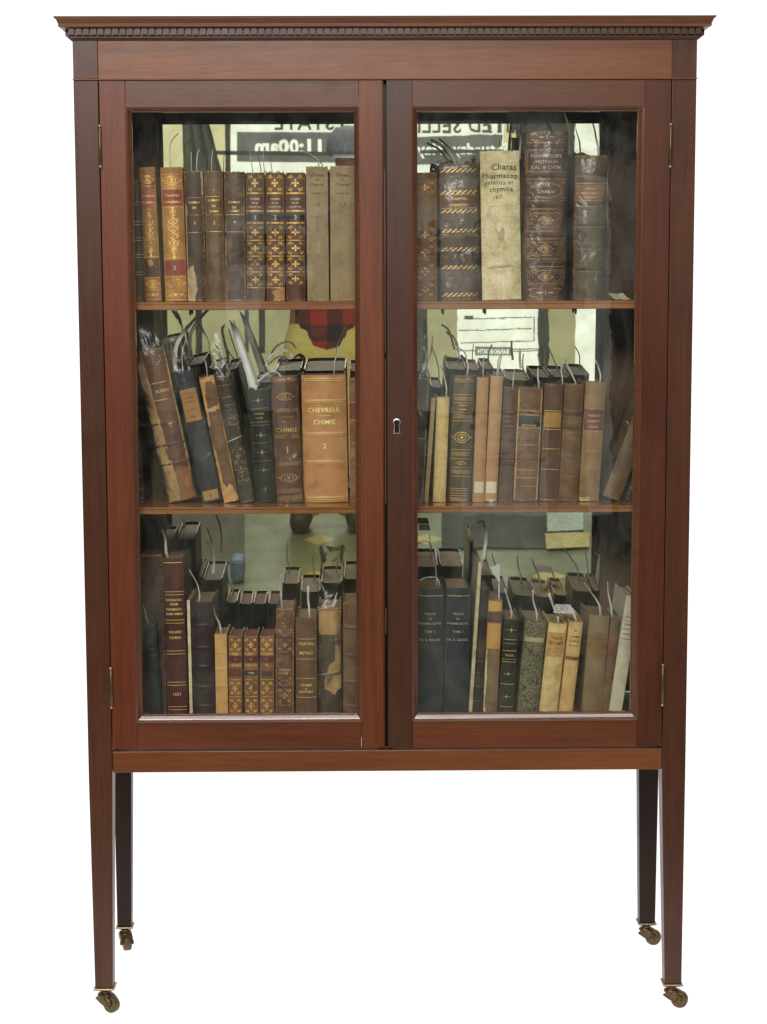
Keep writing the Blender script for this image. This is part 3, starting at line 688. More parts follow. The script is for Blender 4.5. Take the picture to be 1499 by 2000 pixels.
# ================================================================== BOOKS
def Q(a, b, c, d): return (a, b, c, d)
def q4(xl, xr, yt, xbl, xbr, yb): return ((xl, yt), (xr, yt), (xbr, yb), (xbl, yb))
TAN = (158, 112, 62)
B1b = 583.5
book('b1', 1, q4(250, 276, 351, 256, 284, 580), (74, 62, 46), 'dull olive cloth book half hidden by the frame, leftmost on the top shelf', [('dbl', 395), ('dbl', 432), ('dbl', 462), ('dbl', 494), ('dbl', 527), ('line', 573)], gild=(165, 150, 110), cloth=True, amt=.15, depth=.13)
book('b2', 1, q4(269, 304, 326, 285, 314, 582), (150, 106, 56), 'gilt tan calf book with a faded pink label and torn dark lower label', [('ovals', 350, 7), ('line', 342), ('line', 362), ('label', 366, 404, (165, 92, 76)), ('text', 380, 5, 'Oeuvres', 'gold'), ('text', 392, 5, 'completes', 'gold'), ('line', 406), ('col', 416, 490, .52), ('line', 497), ('label', 500, 535, (84, 56, 38)), ('patch', [(-.5, 503), (.1, 501), (.3, 512), (-.1, 517), (-.4, 511)], (170, 135, 90)), ('line', 537), ('ovals', 549, 7.5), ('line', 560), ('zig', 570), ('line', 578)], amt=.35, depth=.15)
book('b3', 1, q4(311, 357, 326, 323, 365, 582), (168, 116, 54), 'gilt tan calf book with two bright red labels numbered 2', [('line', 340), ('ovals', 351, 8), ('line', 362), ('label', 369, 399, (146, 58, 44)), ('text', 379, 5.5, 'Oeuvres', 'gold'), ('text', 391, 5.5, 'completes', 'gold'), ('line', 366), ('line', 402), ('col', 408, 492, .46), ('line', 499), ('label', 503, 532, (146, 60, 50)), ('text', 518, 8, '2', 'white'), ('line', 535), ('ovals', 548, 9), ('line', 561), ('zig', 571), ('line', 579)], amt=.3, depth=.15)
book('b4', 1, q4(358, 397, 333, 367, 403, 582), (70, 50, 34), 'battered dark brown book with torn leather showing pale paper at its foot', [('patch', [(-.98, 520), (-.3, 512), (-.05, 535), (.1, 560), (-.2, 575), (-.1, 581), (-.98, 581)], (172, 150, 110)), ('patch', [(-.98, 395), (-.75, 400), (-.85, 440), (-.8, 515), (-.98, 520)], (150, 120, 80)), ('patch', [(.80, 335), (.97, 335), (.97, 380), (.82, 376)], (160, 140, 100)), ('line', 384, .0007, .3), ('text', 393, 4, 'ELEMENS', 'gold', .6), ('text', 403, 4, 'DE', 'gold'), ('line', 417, .0007, .3), ('text', 432, 6, '1', 'gold'), ('line', 450, .0007, .3)], rgb2=(98, 70, 46), amt=.7, ragged=.6, gwear=.52)
book('b5', 1, q4(398, 435, 333, 404, 440, 583), (92, 68, 42), 'plain brown calf book, volume 2 of the worn chemistry set', [('text', 369, 4, 'o', 'white'), ('line', 382, .0008, .12), ('text', 389, 4, 'ELEMENS', 'gold', .72), ('text', 400, 4, 'DE', 'gold'), ('text', 410, 4, 'CHIMIE', 'gold', .7), ('line', 417, .0009, .1), ('text', 432, 6, '2', 'gold'), ('line', 449, .0009, .1)], rgb2=(122, 92, 58), amt=.45, streak=.9)
book('b6', 1, q4(436, 478, 334, 441, 480, 584), (76, 54, 38), 'mottled dark brown calf book, volume 4 beside the floral gilt set', [('text', 386, 3.5, '.', 'white'), ('text', 393, 4, 'ELEMENS', 'gold', .72), ('text', 403, 4, 'DE', 'gold'), ('text', 410, 4, 'CHIMIE', 'gold', .7), ('line', 417, .0009, .1), ('text', 431, 6, '4', 'white'), ('line', 450, .0008, .12)], rgb2=(120, 90, 66), amt=.8, mott=1.5, streak=.8, ragged=.3)
for i, (xs, col, amt) in enumerate([((480, 516, 482, 517), (84, 60, 36), .5), ((519, 555, 521, 557), (92, 58, 30), .3), ((558, 596, 559, 597), (80, 46, 28), .25)]):
    yt = 336.5
    f = [('fleur', 340, 373, .82), ('label', 381, 405, (88, 38, 28)), ('text', 387, 4, 'CHIMIE', 'white', .66), ('text', 394.5, 3.6, 'DE M.', 'white', .5), ('text', 402, 3.8, 'CHAPTAL', 'white', .7),
         ('line', 376, .0026), ('line', 410, .0030), ('label', 415, 429, (36, 34, 26)), ('text', 422, 8.5, str(i+1), 'white'), ('line', 433, .0028)]
    for k in range(4 if i < 2 else 4):
        a = 438+k*30.5; f += [('fleur', a, a+26, .86), ('line', a+28.4, .0016)] if not (i == 2 and k == 3) else [('fleur', a, a+22, .8)]
    if i == 1: f += [('patch', [(-.5, 566), (.2, 560), (.95, 556), (.95, 583), (-.3, 583), (-.1, 574)], (172, 124, 66))]
    book('b%d' % (7+i), 1, q4(xs[0], xs[1], yt, xs[2], xs[3], 584), col, ['floral gilt spine numbered 1, slightly dulled, from the set of three', 'floral gilt spine numbered 2 with tan tear at its foot', 'floral gilt spine numbered 3 beside the grey paper books'][i], f, amt=amt, gild=(196, 152, 72) if i else (170, 138, 80), gwear=.42, worn=(150, 108, 62))
for i, xs in enumerate([(597, 641, 601, 643, 324), (644, 694, 646, 694, 323)]):
    book('b%d' % (10+i), 1, q4(xs[0], xs[1], xs[4], xs[2], xs[3], 585), (146, 126, 88), ['drab buff paper book with ink title, left of two unbound volumes', 'drab buff paper book with creased spine beside the door stile'][i],
         [('text', 341, 6, 'Chimie', 'ink', .8), ('text', 349, 5, 'de', 'ink'), ('text', 359, 6, 'Chaptal', 'ink', .85), ('text', 376, 5, 'Tome '+'12'[i]+'.', 'ink', .7), ('text', 385, 3, '-', 'ink'), ('text', 397, 7, '–3' if i == 0 else '– 2', 'ink', .5)], rgb2=(160, 140, 100), worn=(176, 160, 120), amt=.2, rough=.75, bulge=.10, mott=.8, streak=.35, ragged=.25, pages=(150, 140, 115), depth=.14)
# right of the top shelf
book('c1', 1, q4(806, 854, 336, 808, 855, 584), (112, 76, 42), 'worn tan calf book with rubbed gilt scrolls, leftmost behind the right door', [('fleur', 352, 378, .8), ('fleur', 442, 470, .8), ('fleur', 476, 505, .8), ('fleur', 510, 545, .8), ('fleur', 550, 575, .7)], rgb2=(140, 96, 52), amt=.6, gild=(185, 135, 75), gwear=.52, ragged=.2)
book('c2', 1, q4(857, 936, 318, 861, 938, 585), (84, 62, 46), 'broad brown calf book with rope gilding and red title label', [('rope', 332), ('rope', 374), ('label', 380, 404, (108, 44, 38)), ('text', 387, 5, 'CHAPTAL', 'gold', .5), ('text', 399, 5, 'CHEMISTRY', 'gold', .7), ('line', 379, .0006), ('line', 405, .0006), ('rope', 411), ('rope', 449), ('rope', 485), ('rope', 520), ('rope', 574)], rgb2=(104, 78, 58), amt=.35, bulge=.10, gild=(214, 176, 96), gwear=.36, ragged=.15, depth=.17, sleeve=(.008, .2))
book('c3', 1, q4(936, 1018, 293, 944, 1019, 586), (214, 198, 142), 'thick cream vellum book with large handwritten ink title', [('text', 325, 12, 'Charas', 'inkx', .70, .10), ('text', 342, 11, 'Pharmacop.', 'inkx', .95, .02), ('text', 355, 9, 'galenica et', 'ink', .80, -.04), ('text', 368, 10, 'chymica', 'inkx', .60, .02), ('text', 384, 8, '167-', 'ink', .32, -.06), ('line', 402, .0005, .3), ('patch', [(-.35, 440), (-.1, 455), (.05, 438), (.2, 452), (.1, 470), (-.15, 468)], (176, 156, 104)), ('patch', [(-.8, 520), (.5, 516), (.7, 520), (-.6, 526)], (178, 156, 104))], rgb2=(232, 224, 186), gild=(120, 96, 60), worn=(160, 140, 96), amt=.35, rough=.55, bulge=.12, pages=(165, 150, 115), mott=1.2, streak=.4, ragged=.3, depth=.155)
book('c4', 1, q4(1026, 1112, 255, 1023, 1109, 584), (88, 58, 42), 'tallest book, brown calf with raised bands and gilt lozenge panels',
     [('band', 284, .0022), ('band', 341, .0022), ('band', 398, .0022), ('band', 456, .0022), ('band', 511, .0022), ('line', 277), ('line', 292), ('line', 333), ('line', 348), ('line', 390), ('line', 406), ('line', 449), ('line', 464), ('line', 503), ('line', 518),
      ('fleur', 258, 275, .8), ('box', 295, 331, .9), ('label', 297, 329, (78, 44, 34), .16), ('text', 303, 6.5, 'PHARMACOPE', 'white', .8), ('text', 314, 6.5, '+ROYALE+', 'white', .66), ('text', 325, 6.5, 'GAL. & CHYM.', 'white', .8),
      ('ovalp', 351, 389), ('text', 359, 6, 'PAR', 'white', .3), ('text', 372, 6.5, 'CHARAS', 'white', .55), ('dia', 409, 446), ('dia', 466, 501), ('dia', 521, 556), ('fleur', 560, 578, .85)], rgb2=(112, 78, 58), amt=.4, bulge=.13, gild=(176, 140, 92), gwear=.46, depth=.155, sleeve=(.035, .1))
book('c5', 1, ((1124, 303), (1190, 303), (1183, 584), (1119, 584)), (86, 70, 44), 'olive brown banded book with orange label wrapped in clear plastic', [('band', 350, .0018), ('band', 395, .0018), ('band', 435, .0018), ('band', 478, .0018), ('band', 522, .0018), ('line', 343, .0006), ('line', 357), ('label', 360, 388, (136, 86, 48), .1), ('text', 367, 4, 'SCHOLA', 'gold', .5), ('text', 376, 4, 'MEDICAMENT', 'gold', .7), ('text', 384, 4, 'PHYSICA', 'gold', .5), ('line', 390), ('line', 402, .0006), ('line', 442, .0006), ('line', 485, .0006), ('line', 529, .0006), ('patch', [(-.1, 306), (.15, 306), (.02, 322), (.08, 336), (-.08, 340), (-.04, 320)], (165, 125, 75))], rgb2=(110, 90, 58), worn=(170, 130, 80), amt=.4, gild=(170, 146, 96), gwear=.44, depth=.16, sleeve=(.012, .2))
# ---- middle shelf, left
book('d0', 2, q4(243, 262, 748, 262, 284, 978), (34, 32, 26), 'nearly black book at the far left of the middle shelf, gilt at its foot', [('line', 905, .001, .2), ('line', 925, .001, .2), ('star', 950, 6), ('line', 968, .001, .2)], gild=(150, 130, 80), amt=.15)
book('d1', 2, ((264, 688), (317, 676), (391, 976), (322, 981)), (102, 54, 36), 'leaning maroon calf book with torn tan left edge in plastic',
     [('patch', [(-.98, 690), (-.55, 690), (-.4, 770), (-.25, 850), (-.1, 905), (.0, 950), (-.1, 975), (-.98, 978)], (172, 134, 84)), ('patch', [(-.4, 873), (-.05, 880), (-.1, 905), (-.3, 895), (-.35, 882)], (90, 52, 36)), ('patch', [(-.05, 920), (.3, 912), (.9, 918), (.95, 975), (.0, 977)], (150, 86, 42)),
      ('line', 748, .0016, .3), ('line', 781, .0014, .3), ('text', 764, 6, 'EUVRES', 'gold', .45, .16), ('band', 826), ('band', 868), ('band', 905), ('patch', [(.90, 680), (.985, 680), (.985, 972), (.91, 972)], (185, 150, 98))], rgb2=(128, 70, 46), amt=.3, depth=.15, gild=(190, 150, 95), sleeve=(.075, .5), ragged=.4)
book('d2', 2, ((336, 726), (380, 720), (429, 968), (396, 973)), (22, 28, 44), 'leaning navy blue book with tan paper title label in plastic',
     [('label', 758, 818, (168, 122, 70), .14, 'paper_label'), ('text', 766, 3, 'CHARLES WILLIAM', 'dark', .6), ('text', 774, 4.5, 'GARY', 'dark', .5), ('text', 782, 3.5, 'CHEMICAL', 'dark', .55), ('text', 797, 3, 'NOTES', 'dark', .5), ('text', 810, 4, '1904', 'dark', .3), ('label', 949, 967, (176, 140, 86), .2, 'paper_label'), ('text', 958, 8, 'y', 'dark', .3)], rgb2=(34, 42, 60), worn=(90, 80, 60), amt=.12, rough=.55, cloth=True, depth=.145, sleeve=(.06, .4), bulge=.1)
book('d3', 2, ((387, 736), (419, 730), (468, 977), (437, 979)), (110, 76, 48), 'leaning brown book with ragged tan edges beside the navy one',
     [('patch', [(-.98, 738), (.9, 734), (.96, 760), (.5, 745), (-.3, 745), (-.6, 770), (-.7, 830), (-.98, 830)], (186, 138, 78)), ('patch', [(.8, 745), (.98, 745), (.98, 976), (.82, 976), (.86, 880)], (180, 136, 80)), ('patch', [(-.98, 870), (-.7, 880), (-.6, 940), (-.3, 950), (.2, 942), (.6, 950), (.9, 976), (-.98, 977)], (190, 142, 82)), ('patch', [(-.8, 797), (.9, 790), (.9, 800), (.2, 799), (-.7, 803)], (186, 140, 84)), ('text', 801, 4, '1841', 'white', .4)], rgb2=(128, 92, 58), amt=.6, ragged=.6, depth=.13)
book('d4', 2, ((421, 736), (449, 734), (497, 978), (469, 979)), (56, 44, 32), 'leaning dark brown gilt-barred book tied with white string in plastic',
     [('line', 752), ('text', 775, 4, 'HHHHH', 'gold', .8), ('line', 790), ('line', 800), ('text', 815, 4, 'HHH', 'gold', .8), ('line', 828), ('fleur', 872, 905, .8), ('line', 915), ('line', 935), ('fleur', 895, 945, .8)], rgb2=(84, 66, 48), gild=(140, 118, 80), amt=.5, gwear=.5, depth=.13, sleeve=(.075, .3))
book('d5', 2, ((480, 763), (525, 760), (538, 977), (502, 979)), (26, 32, 27), 'dark green book with small gilt stars holding a folded paper', [('star', 781, 6), ('line', 797, .0007), ('text', 807, 4, 'CHIMIE', 'gold', .6), ('text', 815, 3.5, 'USUEL', 'gold', .5), ('line', 823, .0007), ('line', 829, .0005), ('star', 848, 6), ('star', 881, 6), ('star', 915, 6), ('star', 953, 6), ('line', 863, .0004), ('line', 898, .0004)], rgb2=(38, 46, 38), gild=(150, 128, 78), amt=.1, depth=.14, gwear=.4, worn=(80, 74, 56))
book('d6', 2, ((527, 736), (584, 734), (592, 978), (541, 980)), (92, 54, 36), 'dark brown calf book titled CHIMIE and numbered 1 in plastic',
     [('roll', 741, .006), ('ovals', 774, 7), ('roll', 800, .006), ('line', 813, .0006, .4), ('text', 838, 9, 'CHIMIE', 'gold', .8), ('roll', 850, .006), ('text', 876, 14, '1', 'gold'), ('roll', 903, .006), ('ovals', 931, 8), ('roll', 956, .006), ('roll', 970, .007)], rgb2=(116, 70, 46), gild=(178, 138, 84), gwear=.46, amt=.25, depth=.15, bulge=.12, sleeve=(.006, .1))
book('d7', 2, ((586, 733), (678, 732), (680, 976), (594, 979)), (188, 130, 76), 'very thick tan leather book titled CHEVREUL CHIMIE, numbered 2',
     [('band', 741, .0016), ('band', 782, .0016), ('band', 845, .0016), ('band', 899, .0016), ('band', 969, .0016), ('line', 741, .0042, .14), ('line', 782, .0042, .16), ('line', 845, .0042, .18), ('line', 899, .0042, .18), ('line', 969, .0046, .16), ('text', 799, 9, 'CHEVREUL', 'gold', .74), ('line', 810, .0006, .7), ('text', 822, 9, 'CHIMIE', 'gold', .60), ('text', 868, 9.5, '2', 'gold')], rgb2=(198, 142, 86), gild=(240, 206, 120), gwear=.2, amt=.08, mott=.5, streak=.15, depth=.17, bulge=.16, rough=.42, worn=(190, 140, 85))
book('d8', 2, q4(682, 700, 738, 684, 702, 976), (130, 84, 54), 'narrow reddish tan book squeezed against the door stile on the middle shelf', [('label', 786, 816, (130, 50, 40)), ('line', 784), ('line', 818), ('line', 862)], amt=.7, rgb2=(164, 118, 70))
# ---- middle shelf, right
book('e1', 2, ((806, 738), (841, 738), (827, 979), (796, 979)), (62, 50, 40), 'dark mottled book with pale edge in loose crinkled plastic, far left behind right door', [('patch', [(.78, 740), (.97, 740), (.97, 977), (.80, 977), (.86, 860)], (150, 122, 82)), ('line', 855, .0012)], rgb2=(96, 80, 64), amt=.8, mott=1.5, depth=.14, sleeve=(.088, .0))
book('e1b', 2, ((843, 777), (852, 776), (837, 978), (829, 978)), (160, 138, 92), 'very thin pale vellum pamphlet leaning beside the small cream book', [], rgb2=(176, 156, 108), worn=(120, 96, 60), amt=.2, depth=.11, bulge=.05)
book('e2', 2, ((853, 776), (880, 775), (870, 978), (847, 978)), (208, 178, 108), 'short plain cream vellum book on the middle shelf', [('line', 812, .0008, .1)], gild=(130, 104, 60), rgb2=(222, 196, 128), worn=(160, 130, 74), amt=.3, depth=.12)
book('e3', 2, ((886, 734), (929, 734), (918, 979), (877, 979)), (82, 64, 38), 'olive brown calf book with many gilt bars and roll bands',
     [('line', 742, .0012), ('line', 746, .0008), ('line', 770), ('roll', 778, .006), ('line', 786), ('text', 791, 3.5, 'TRAITE', 'gold', .5), ('text', 799, 3.5, 'CHIMIE', 'gold', .5), ('line', 805), ('roll', 812, .007), ('line', 821), ('ovals', 853, 10), ('line', 877), ('roll', 885, .006), ('line', 895), ('ovals', 903, 4), ('line', 912), ('roll', 920, .006), ('line', 929), ('line', 953), ('line', 957), ('line', 962), ('line', 967), ('roll', 974, .005)], rgb2=(96, 76, 48), gild=(196, 160, 88), gwear=.36, amt=.25, depth=.14, sleeve=(.006, .1))
book('e4', 2, ((932, 738), (956, 736), (946, 975), (924, 975)), (176, 128, 74), 'plain tan slim book with blank white label, left of a matching pair', [('label', 936, 957, (206, 196, 172), .22, 'paper_label')], rgb2=(190, 142, 84), amt=.15, streak=.2, mott=.6, depth=.13, worn=(200, 160, 105), Y=.090)
book('e5', 2, ((958, 734), (985, 734), (970, 976), (948, 976)), (180, 134, 80), 'plain tan slim book with blank white label, right of a matching pair', [('label', 937, 959, (214, 205, 180), .2, 'paper_label')], rgb2=(192, 146, 90), amt=.15, streak=.2, mott=.6, depth=.13, worn=(205, 165, 110))
book('e6', 2, ((986, 757), (1012, 756), (1001, 979), (974, 979)), (88, 62, 42), 'slim dark brown calf book with maroon label right of the tan pair', [('label', 806, 829, (84, 40, 32)), ('line', 804, .0007), ('line', 813, .0006), ('line', 822, .0006), ('line', 832, .0007), ('line', 868, .0006), ('line', 898, .0006)], rgb2=(110, 80, 54), amt=.35, streak=.9, gild=(160, 124, 76), depth=.13)
book('e7', 2, ((1013, 757), (1063, 757), (1051, 981), (1003, 981)), (118, 84, 52), 'worn brown calf book with dark green title label and pale joints',
     [('line', 802, .0009), ('label', 806, 834, (36, 44, 30), .08), ('text', 810, 4, 'DICTIONNAIRE', 'gold', .78), ('text', 831, 4, 'DE CHIMIE', 'gold', .72), ('line', 836, .0009), ('line', 869, .0008), ('line', 902, .0008), ('line', 919, .0008), ('line', 934, .0009), ('line', 951, .0008), ('patch', [(.86, 760), (.98, 760), (.98, 978), (.84, 978), (.92, 890)], (190, 150, 92)), ('patch', [(-.98, 760), (-.88, 760), (-.86, 978), (-.98, 978)], (180, 140, 86))], rgb2=(140, 102, 64), amt=.6, streak=.8, ragged=.3, depth=.14, gild=(190, 150, 90))
book('e8', 2, ((1064, 751), (1103, 750), (1090, 979), (1055, 979)), (92, 64, 42), 'brown calf book with bright gold worn label', [('line', 802, .0012), ('label', 805, 834, (176, 130, 58), .1), ('line', 838, .0012), ('line', 876, .0012), ('line', 916, .0012), ('line', 975, .0008)], rgb2=(108, 78, 52), amt=.25, gild=(190, 152, 86), gwear=.35, depth=.14)
book('e9', 2, ((1104, 751), (1142, 750), (1129, 975), (1092, 975)), (106, 74, 44), 'streaked brown calf book with dim dark label bars, between two banded ones', [('label', 803, 812, (76, 54, 34)), ('label', 828, 838, (76, 54, 34)), ('line', 801, .0006), ('line', 813, .0006), ('line', 830, .0006), ('line', 843, .0007), ('line', 886, .0006), ('line', 927, .0006)], rgb2=(136, 98, 58), amt=.3, streak=1.0, gild=(150, 112, 66), depth=.14)
book('e10', 2, ((1145, 745), (1186, 747), (1171, 979), (1131, 979)), (140, 104, 60), 'tan calf book with maroon label, last upright on the middle shelf', [('label', 800, 840, (104, 58, 44), .05), ('text', 811, 4.5, 'TABLEAU', 'gold', .7), ('text', 822, 4.5, 'ELEMENT', 'gold', .6), ('text', 833, 4, 'CHIMIE', 'gold', .5), ('line', 798, .0007), ('line', 842, .0008), ('line', 881, .0005, .4), ('line', 914, .0005, .3), ('patch', [(-.98, 972), (.1, 971), (.0, 979), (-.98, 979)], (186, 150, 88))], rgb2=(156, 118, 70), amt=.25, streak=.6, gild=(176, 140, 86), depth=.14, ragged=.3)
book('e11', 2, ((1256, 763), (1290, 776), (1212, 980), (1178, 966)), (110, 84, 54), 'plain brown book leaning right against the cabinet side', [], rgb2=(130, 102, 66), amt=.3, streak=.7, depth=.14, ragged=.3, worn=(150, 120, 80))
book('e12', 2, ((1268, 852), (1280, 857), (1233, 980), (1222, 977)), (44, 34, 28), 'dark slim book leaning behind the tilted brown book', [('line', 940, .001), ('line', 955, .001)], amt=.3, depth=.12, gild=(190, 180, 150), Y=.095)
# ---- bottom shelf, left
BB = 1402
book('f0', 3, q4(266, 318, 1084, 276, 326, BB), (58, 42, 32), 'big dark brown book standing behind the short teal one at far left', [], amt=.3, depth=.13, Y=.142, bulge=.05, pages=(110, 92, 70), rgb2=(70, 52, 40))
book('f1', 3, ((283, 1221), (304, 1220), (316, BB), (293, BB)), (40, 54, 54), 'short dark teal cloth book at the far left of the bottom shelf', [('text', 1255, 4, 'NATURE', 'gold', .6), ('text', 1267, 4, 'DES', 'gold', .5), ('text', 1279, 4, 'ACIDES', 'gold', .6)], rgb2=(52, 68, 66), gild=(104, 108, 80), amt=.1, cloth=True, depth=.13, worn=(110, 116, 104), gain=0.62)
book('f2', 3, ((317, 1091), (357, 1089), (368, BB), (327, BB)), (78, 32, 28), 'tall maroon leather book with gilt titling and paired gilt lines', [('line', 1099, .0012), ('dbl', 1158, 3), ('text', 1171, 4.5, 'DISPENSATO-', 'gold', .82), ('text', 1179, 4.5, 'RIUM', 'gold', .5), ('text', 1189, 4.5, 'PHARMACO-', 'gold', .76), ('text', 1198, 4.5, 'RUM OMNI', 'gold', .8), ('dbl', 1213, 3), ('text', 1233, 5, 'VALERII', 'gold', .64), ('text', 1244, 5, 'CORDI', 'gold', .6), ('dbl', 1273, 3), ('dbl', 1334, 3), ('text', 1354, 6, '1651', 'gold', .4), ('dbl', 1382, 3)], rgb2=(92, 40, 34), gild=(225, 186, 112), gwear=.26, amt=.08, mott=.6, streak=.3, depth=.15, bulge=.12, worn=(120, 70, 50), gain=0.72)
book('f3', 3, ((365, 1172), (371, 1172), (377, BB), (371, BB)), (186, 172, 132), 'very thin cream pamphlet right of the tall maroon book', [], amt=.3, depth=.14, bulge=.04, worn=(120, 104, 74), rgb2=(200, 188, 150))
book('f4', 3, ((373, 1178), (415, 1175), (420, BB), (378, BB)), (46, 32, 34), 'blackish plum leather book with faint raised bands', [('band', 1221, .0014), ('band', 1264, .0014), ('band', 1301, .0014), ('band', 1341, .0014), ('band', 1378, .0014)], rgb2=(62, 42, 42), amt=.15, depth=.15, worn=(92, 70, 60), gain=0.75)
book('f5', 3, ((419, 1239), (443, 1238), (446, BB), (422, BB)), (182, 136, 74), 'plain tan paper-covered slim book left of the gilt trio', [('band', 1275, .0006), ('band', 1307, .0006), ('band', 1340, .0006)], rgb2=(194, 148, 84), amt=.15, streak=.3, depth=.10, bulge=.06, mott=.7)
for i, xs in enumerate([(446, 473, 447, 473), (476, 504, 478, 505), (507, 536, 508, 535)]):
    f = [('fleur', 1247, 1272, .84), ('roll', 1277, .004), ('label', 1281, 1294, (84, 34, 28)), ('text', 1288, 3.5, '**', 'white', .3), ('roll', 1299, .004), ('fleur', 1331, 1356, .84), ('line', 1327, .0009), ('line', 1360, .001), ('fleur', 1364, 1392, .84)]
    f += [[('label', 1306, 1322, (90, 46, 30))], [('label', 1309, 1319, (34, 30, 26)), ('text', 1314, 3.5, 'TOME', 'white', .5), ('label', 1250, 1272, (108, 56, 44), .1)], [('label', 1311, 1321, (58, 38, 24), .3)]][i]
    book('f%d' % (6+i), 3, q4(xs[0], xs[1], 1243, xs[2], xs[3], BB), (116, 74, 40), ['small gilt calf book with red edges, left volume of the trio', 'small gilt calf book with red panel and black label, middle of trio', 'small gilt calf book without a black label, right of trio'][i], f, rgb2=(140, 92, 48), gild=(200, 154, 80), gwear=.44, amt=.35, depth=.098, pages=(128, 78, 62), inset=.002)
book('f9', 3, ((538, 1190), (576, 1189), (573, BB), (539, BB)), (92, 64, 46), 'scuffed brown calf book with heavy mottling and broken gilding right of the trio', [('band', 1243, .001), ('band', 1275, .001), ('band', 1340, .001), ('fleur', 1196, 1238, .8), ('fleur', 1248, 1270, .8), ('text', 1308, 5, 'OPERA', 'gold', .8), ('text', 1315, 5, 'CHYM', 'gold', .6, -.1), ('fleur', 1322, 1337, .8), ('fleur', 1345, 1372, .8), ('roll', 1376, .004)], rgb2=(126, 92, 66), amt=.7, mott=1.4, gild=(168, 124, 76), gwear=.5, depth=.13, ragged=.2)
book('f10', 3, ((576, 1207), (620, 1207), (619, BB), (579, BB)), (92, 66, 44), 'brown cloth book titled ASSAYING METALS in gilt', [('line', 1248, .0008), ('text', 1257, 5.5, 'ASSAYING', 'gold', .74), ('text', 1275, 5.5, 'METALS', 'gold', .62), ('line', 1287, .0008), ('line', 1325, .0008), ('text', 1338, 4.5, 'CRAMER', 'gold', .56), ('text', 1345, 4, '&', 'gold'), ('text', 1351, 4.5, 'MORTIMER', 'gold', .7), ('line', 1362, .0009)], rgb2=(106, 78, 52), gild=(200, 160, 92), gwear=.32, amt=.12, depth=.13, streak=.3, mott=.7)
book('f11', 3, ((622, 1189), (667, 1187), (668, BB), (623, BB)), (168, 130, 78), 'tan book with large dark torn patches and a string loop in plastic', [('patch', [(-.97, 1240), (.45, 1240), (.45, 1290), (.1, 1296), (-.1, 1300), (-.3, 1320), (-.97, 1322)], (72, 56, 40)), ('patch', [(-.97, 1320), (-.45, 1318), (-.5, 1345), (.1, 1352), (.4, 1358), (.8, 1346), (.97, 1345), (.97, 1400), (-.97, 1400)], (66, 52, 38)), ('patch', [(-.97, 1190), (.97, 1189), (.97, 1193), (-.97, 1194)], (120, 92, 60))], rgb2=(182, 144, 90), amt=.3, depth=.13, sleeve=(.045, .2))
book('f12', 3, q4(670, 712, 1177, 671, 712, BB), (96, 70, 48), 'brown banded calf book half behind the centre door stile on the bottom shelf', [('band', 1226, .002), ('band', 1280, .0008), ('band', 1332, .002), ('band', 1380, .001)], rgb2=(114, 86, 58), amt=.2, depth=.14)
# ---- bottom shelf, right
for i, q in enumerate([((814, 1150), (868, 1149), (866, BB), (810, BB)), ((871, 1149), (922, 1148), (914, BB), (867, BB))]):
    book('g%d' % (1+i), 3, q, (36, 45, 51), ['large navy cloth book beside the centre stile, volume at left of the pair', 'large navy cloth book with gilt title, right of the pair'][i],
         [('line', 1164, .0016, .08), ('text', 1199, 4.5, 'TRAITE', 'gold', .44), ('text', 1209, 4, 'DE', 'gold'), ('text', 1218, 4.5, 'PHARMACEUTIE', 'gold', .84), ('text', 1225, 3, '-', 'gold'), ('text', 1234, 4.5, 'TOM. '+('II', 'I')[i], 'gold', .5), ('text', 1241, 3, '-', 'gold'), ('text', 1250, 4.5, 'DR. B. GEIGER', 'gold', .86)], gain=.72, rgb2=(46, 55, 60), gild=(160, 152, 118), gwear=.38, amt=.08, cloth=True, depth=.145, pages=(168, 140, 108), worn=(80, 86, 84), bulge=.12, mott=.7)
book('g3', 3, ((935, 1097), (942, 1097), (922, BB), (915, BB)), (168, 158, 122), 'tall very thin cream pamphlet leaning right of the navy pair', [], amt=.2, rgb2=(182, 174, 138), depth=.15, bulge=.03, worn=(120, 110, 80))
book('g4', 3, ((938, 1150), (957, 1150), (942, BB), (921, BB)), (40, 34, 24), 'narrow black and brown banded book beside the leaning cream pamphlet', [('line', 1293, .001), ('band', 1318, .001), ('band', 1345, .001), ('line', 1372, .001), ('patch', [(-.9, 1250), (.9, 1250), (.9, 1285), (-.9, 1285)], (64, 46, 32))], rgb2=(54, 44, 30), amt=.2, gild=(110, 98, 66), depth=.13, Y=.104)
book('g5', 3, ((953, 1172), (985, 1171), (969, BB), (945, BB)), (116, 94, 64), 'drab brown book with two tan title labels and a white paper flag', [('label', 1175, 1194, (178, 136, 74), .06, 'paper_label'), ('label', 1196, 1216, (84, 58, 38), .06), ('label', 1218, 1268, (170, 130, 72), .04, 'paper_label'), ('patch', [(-.98, 1270), (-.85, 1270), (-.7, 1330), (-.8, 1380), (-.5, 1400), (-.98, 1400)], (190, 172, 126))], rgb2=(128, 104, 72), amt=.3, depth=.13, ragged=.4)
book('g6', 3, ((987, 1210), (1015, 1208), (1002, BB), (972, BB)), (34, 36, 26), 'blackish green book with small gilt flowers and lines', [('star', 1231, 6), ('line', 1250, .001), ('line', 1258, .0006), ('line', 1272, .0012), ('text', 1281, 4, 'TRAITE', 'gold', .6), ('line', 1289, .0006), ('line', 1294, .001), ('star', 1318, 5), ('line', 1338, .001), ('star', 1363, 5), ('line', 1383, .001)], rgb2=(48, 48, 36), gild=(160, 148, 96), gwear=.36, amt=.15, depth=.13)
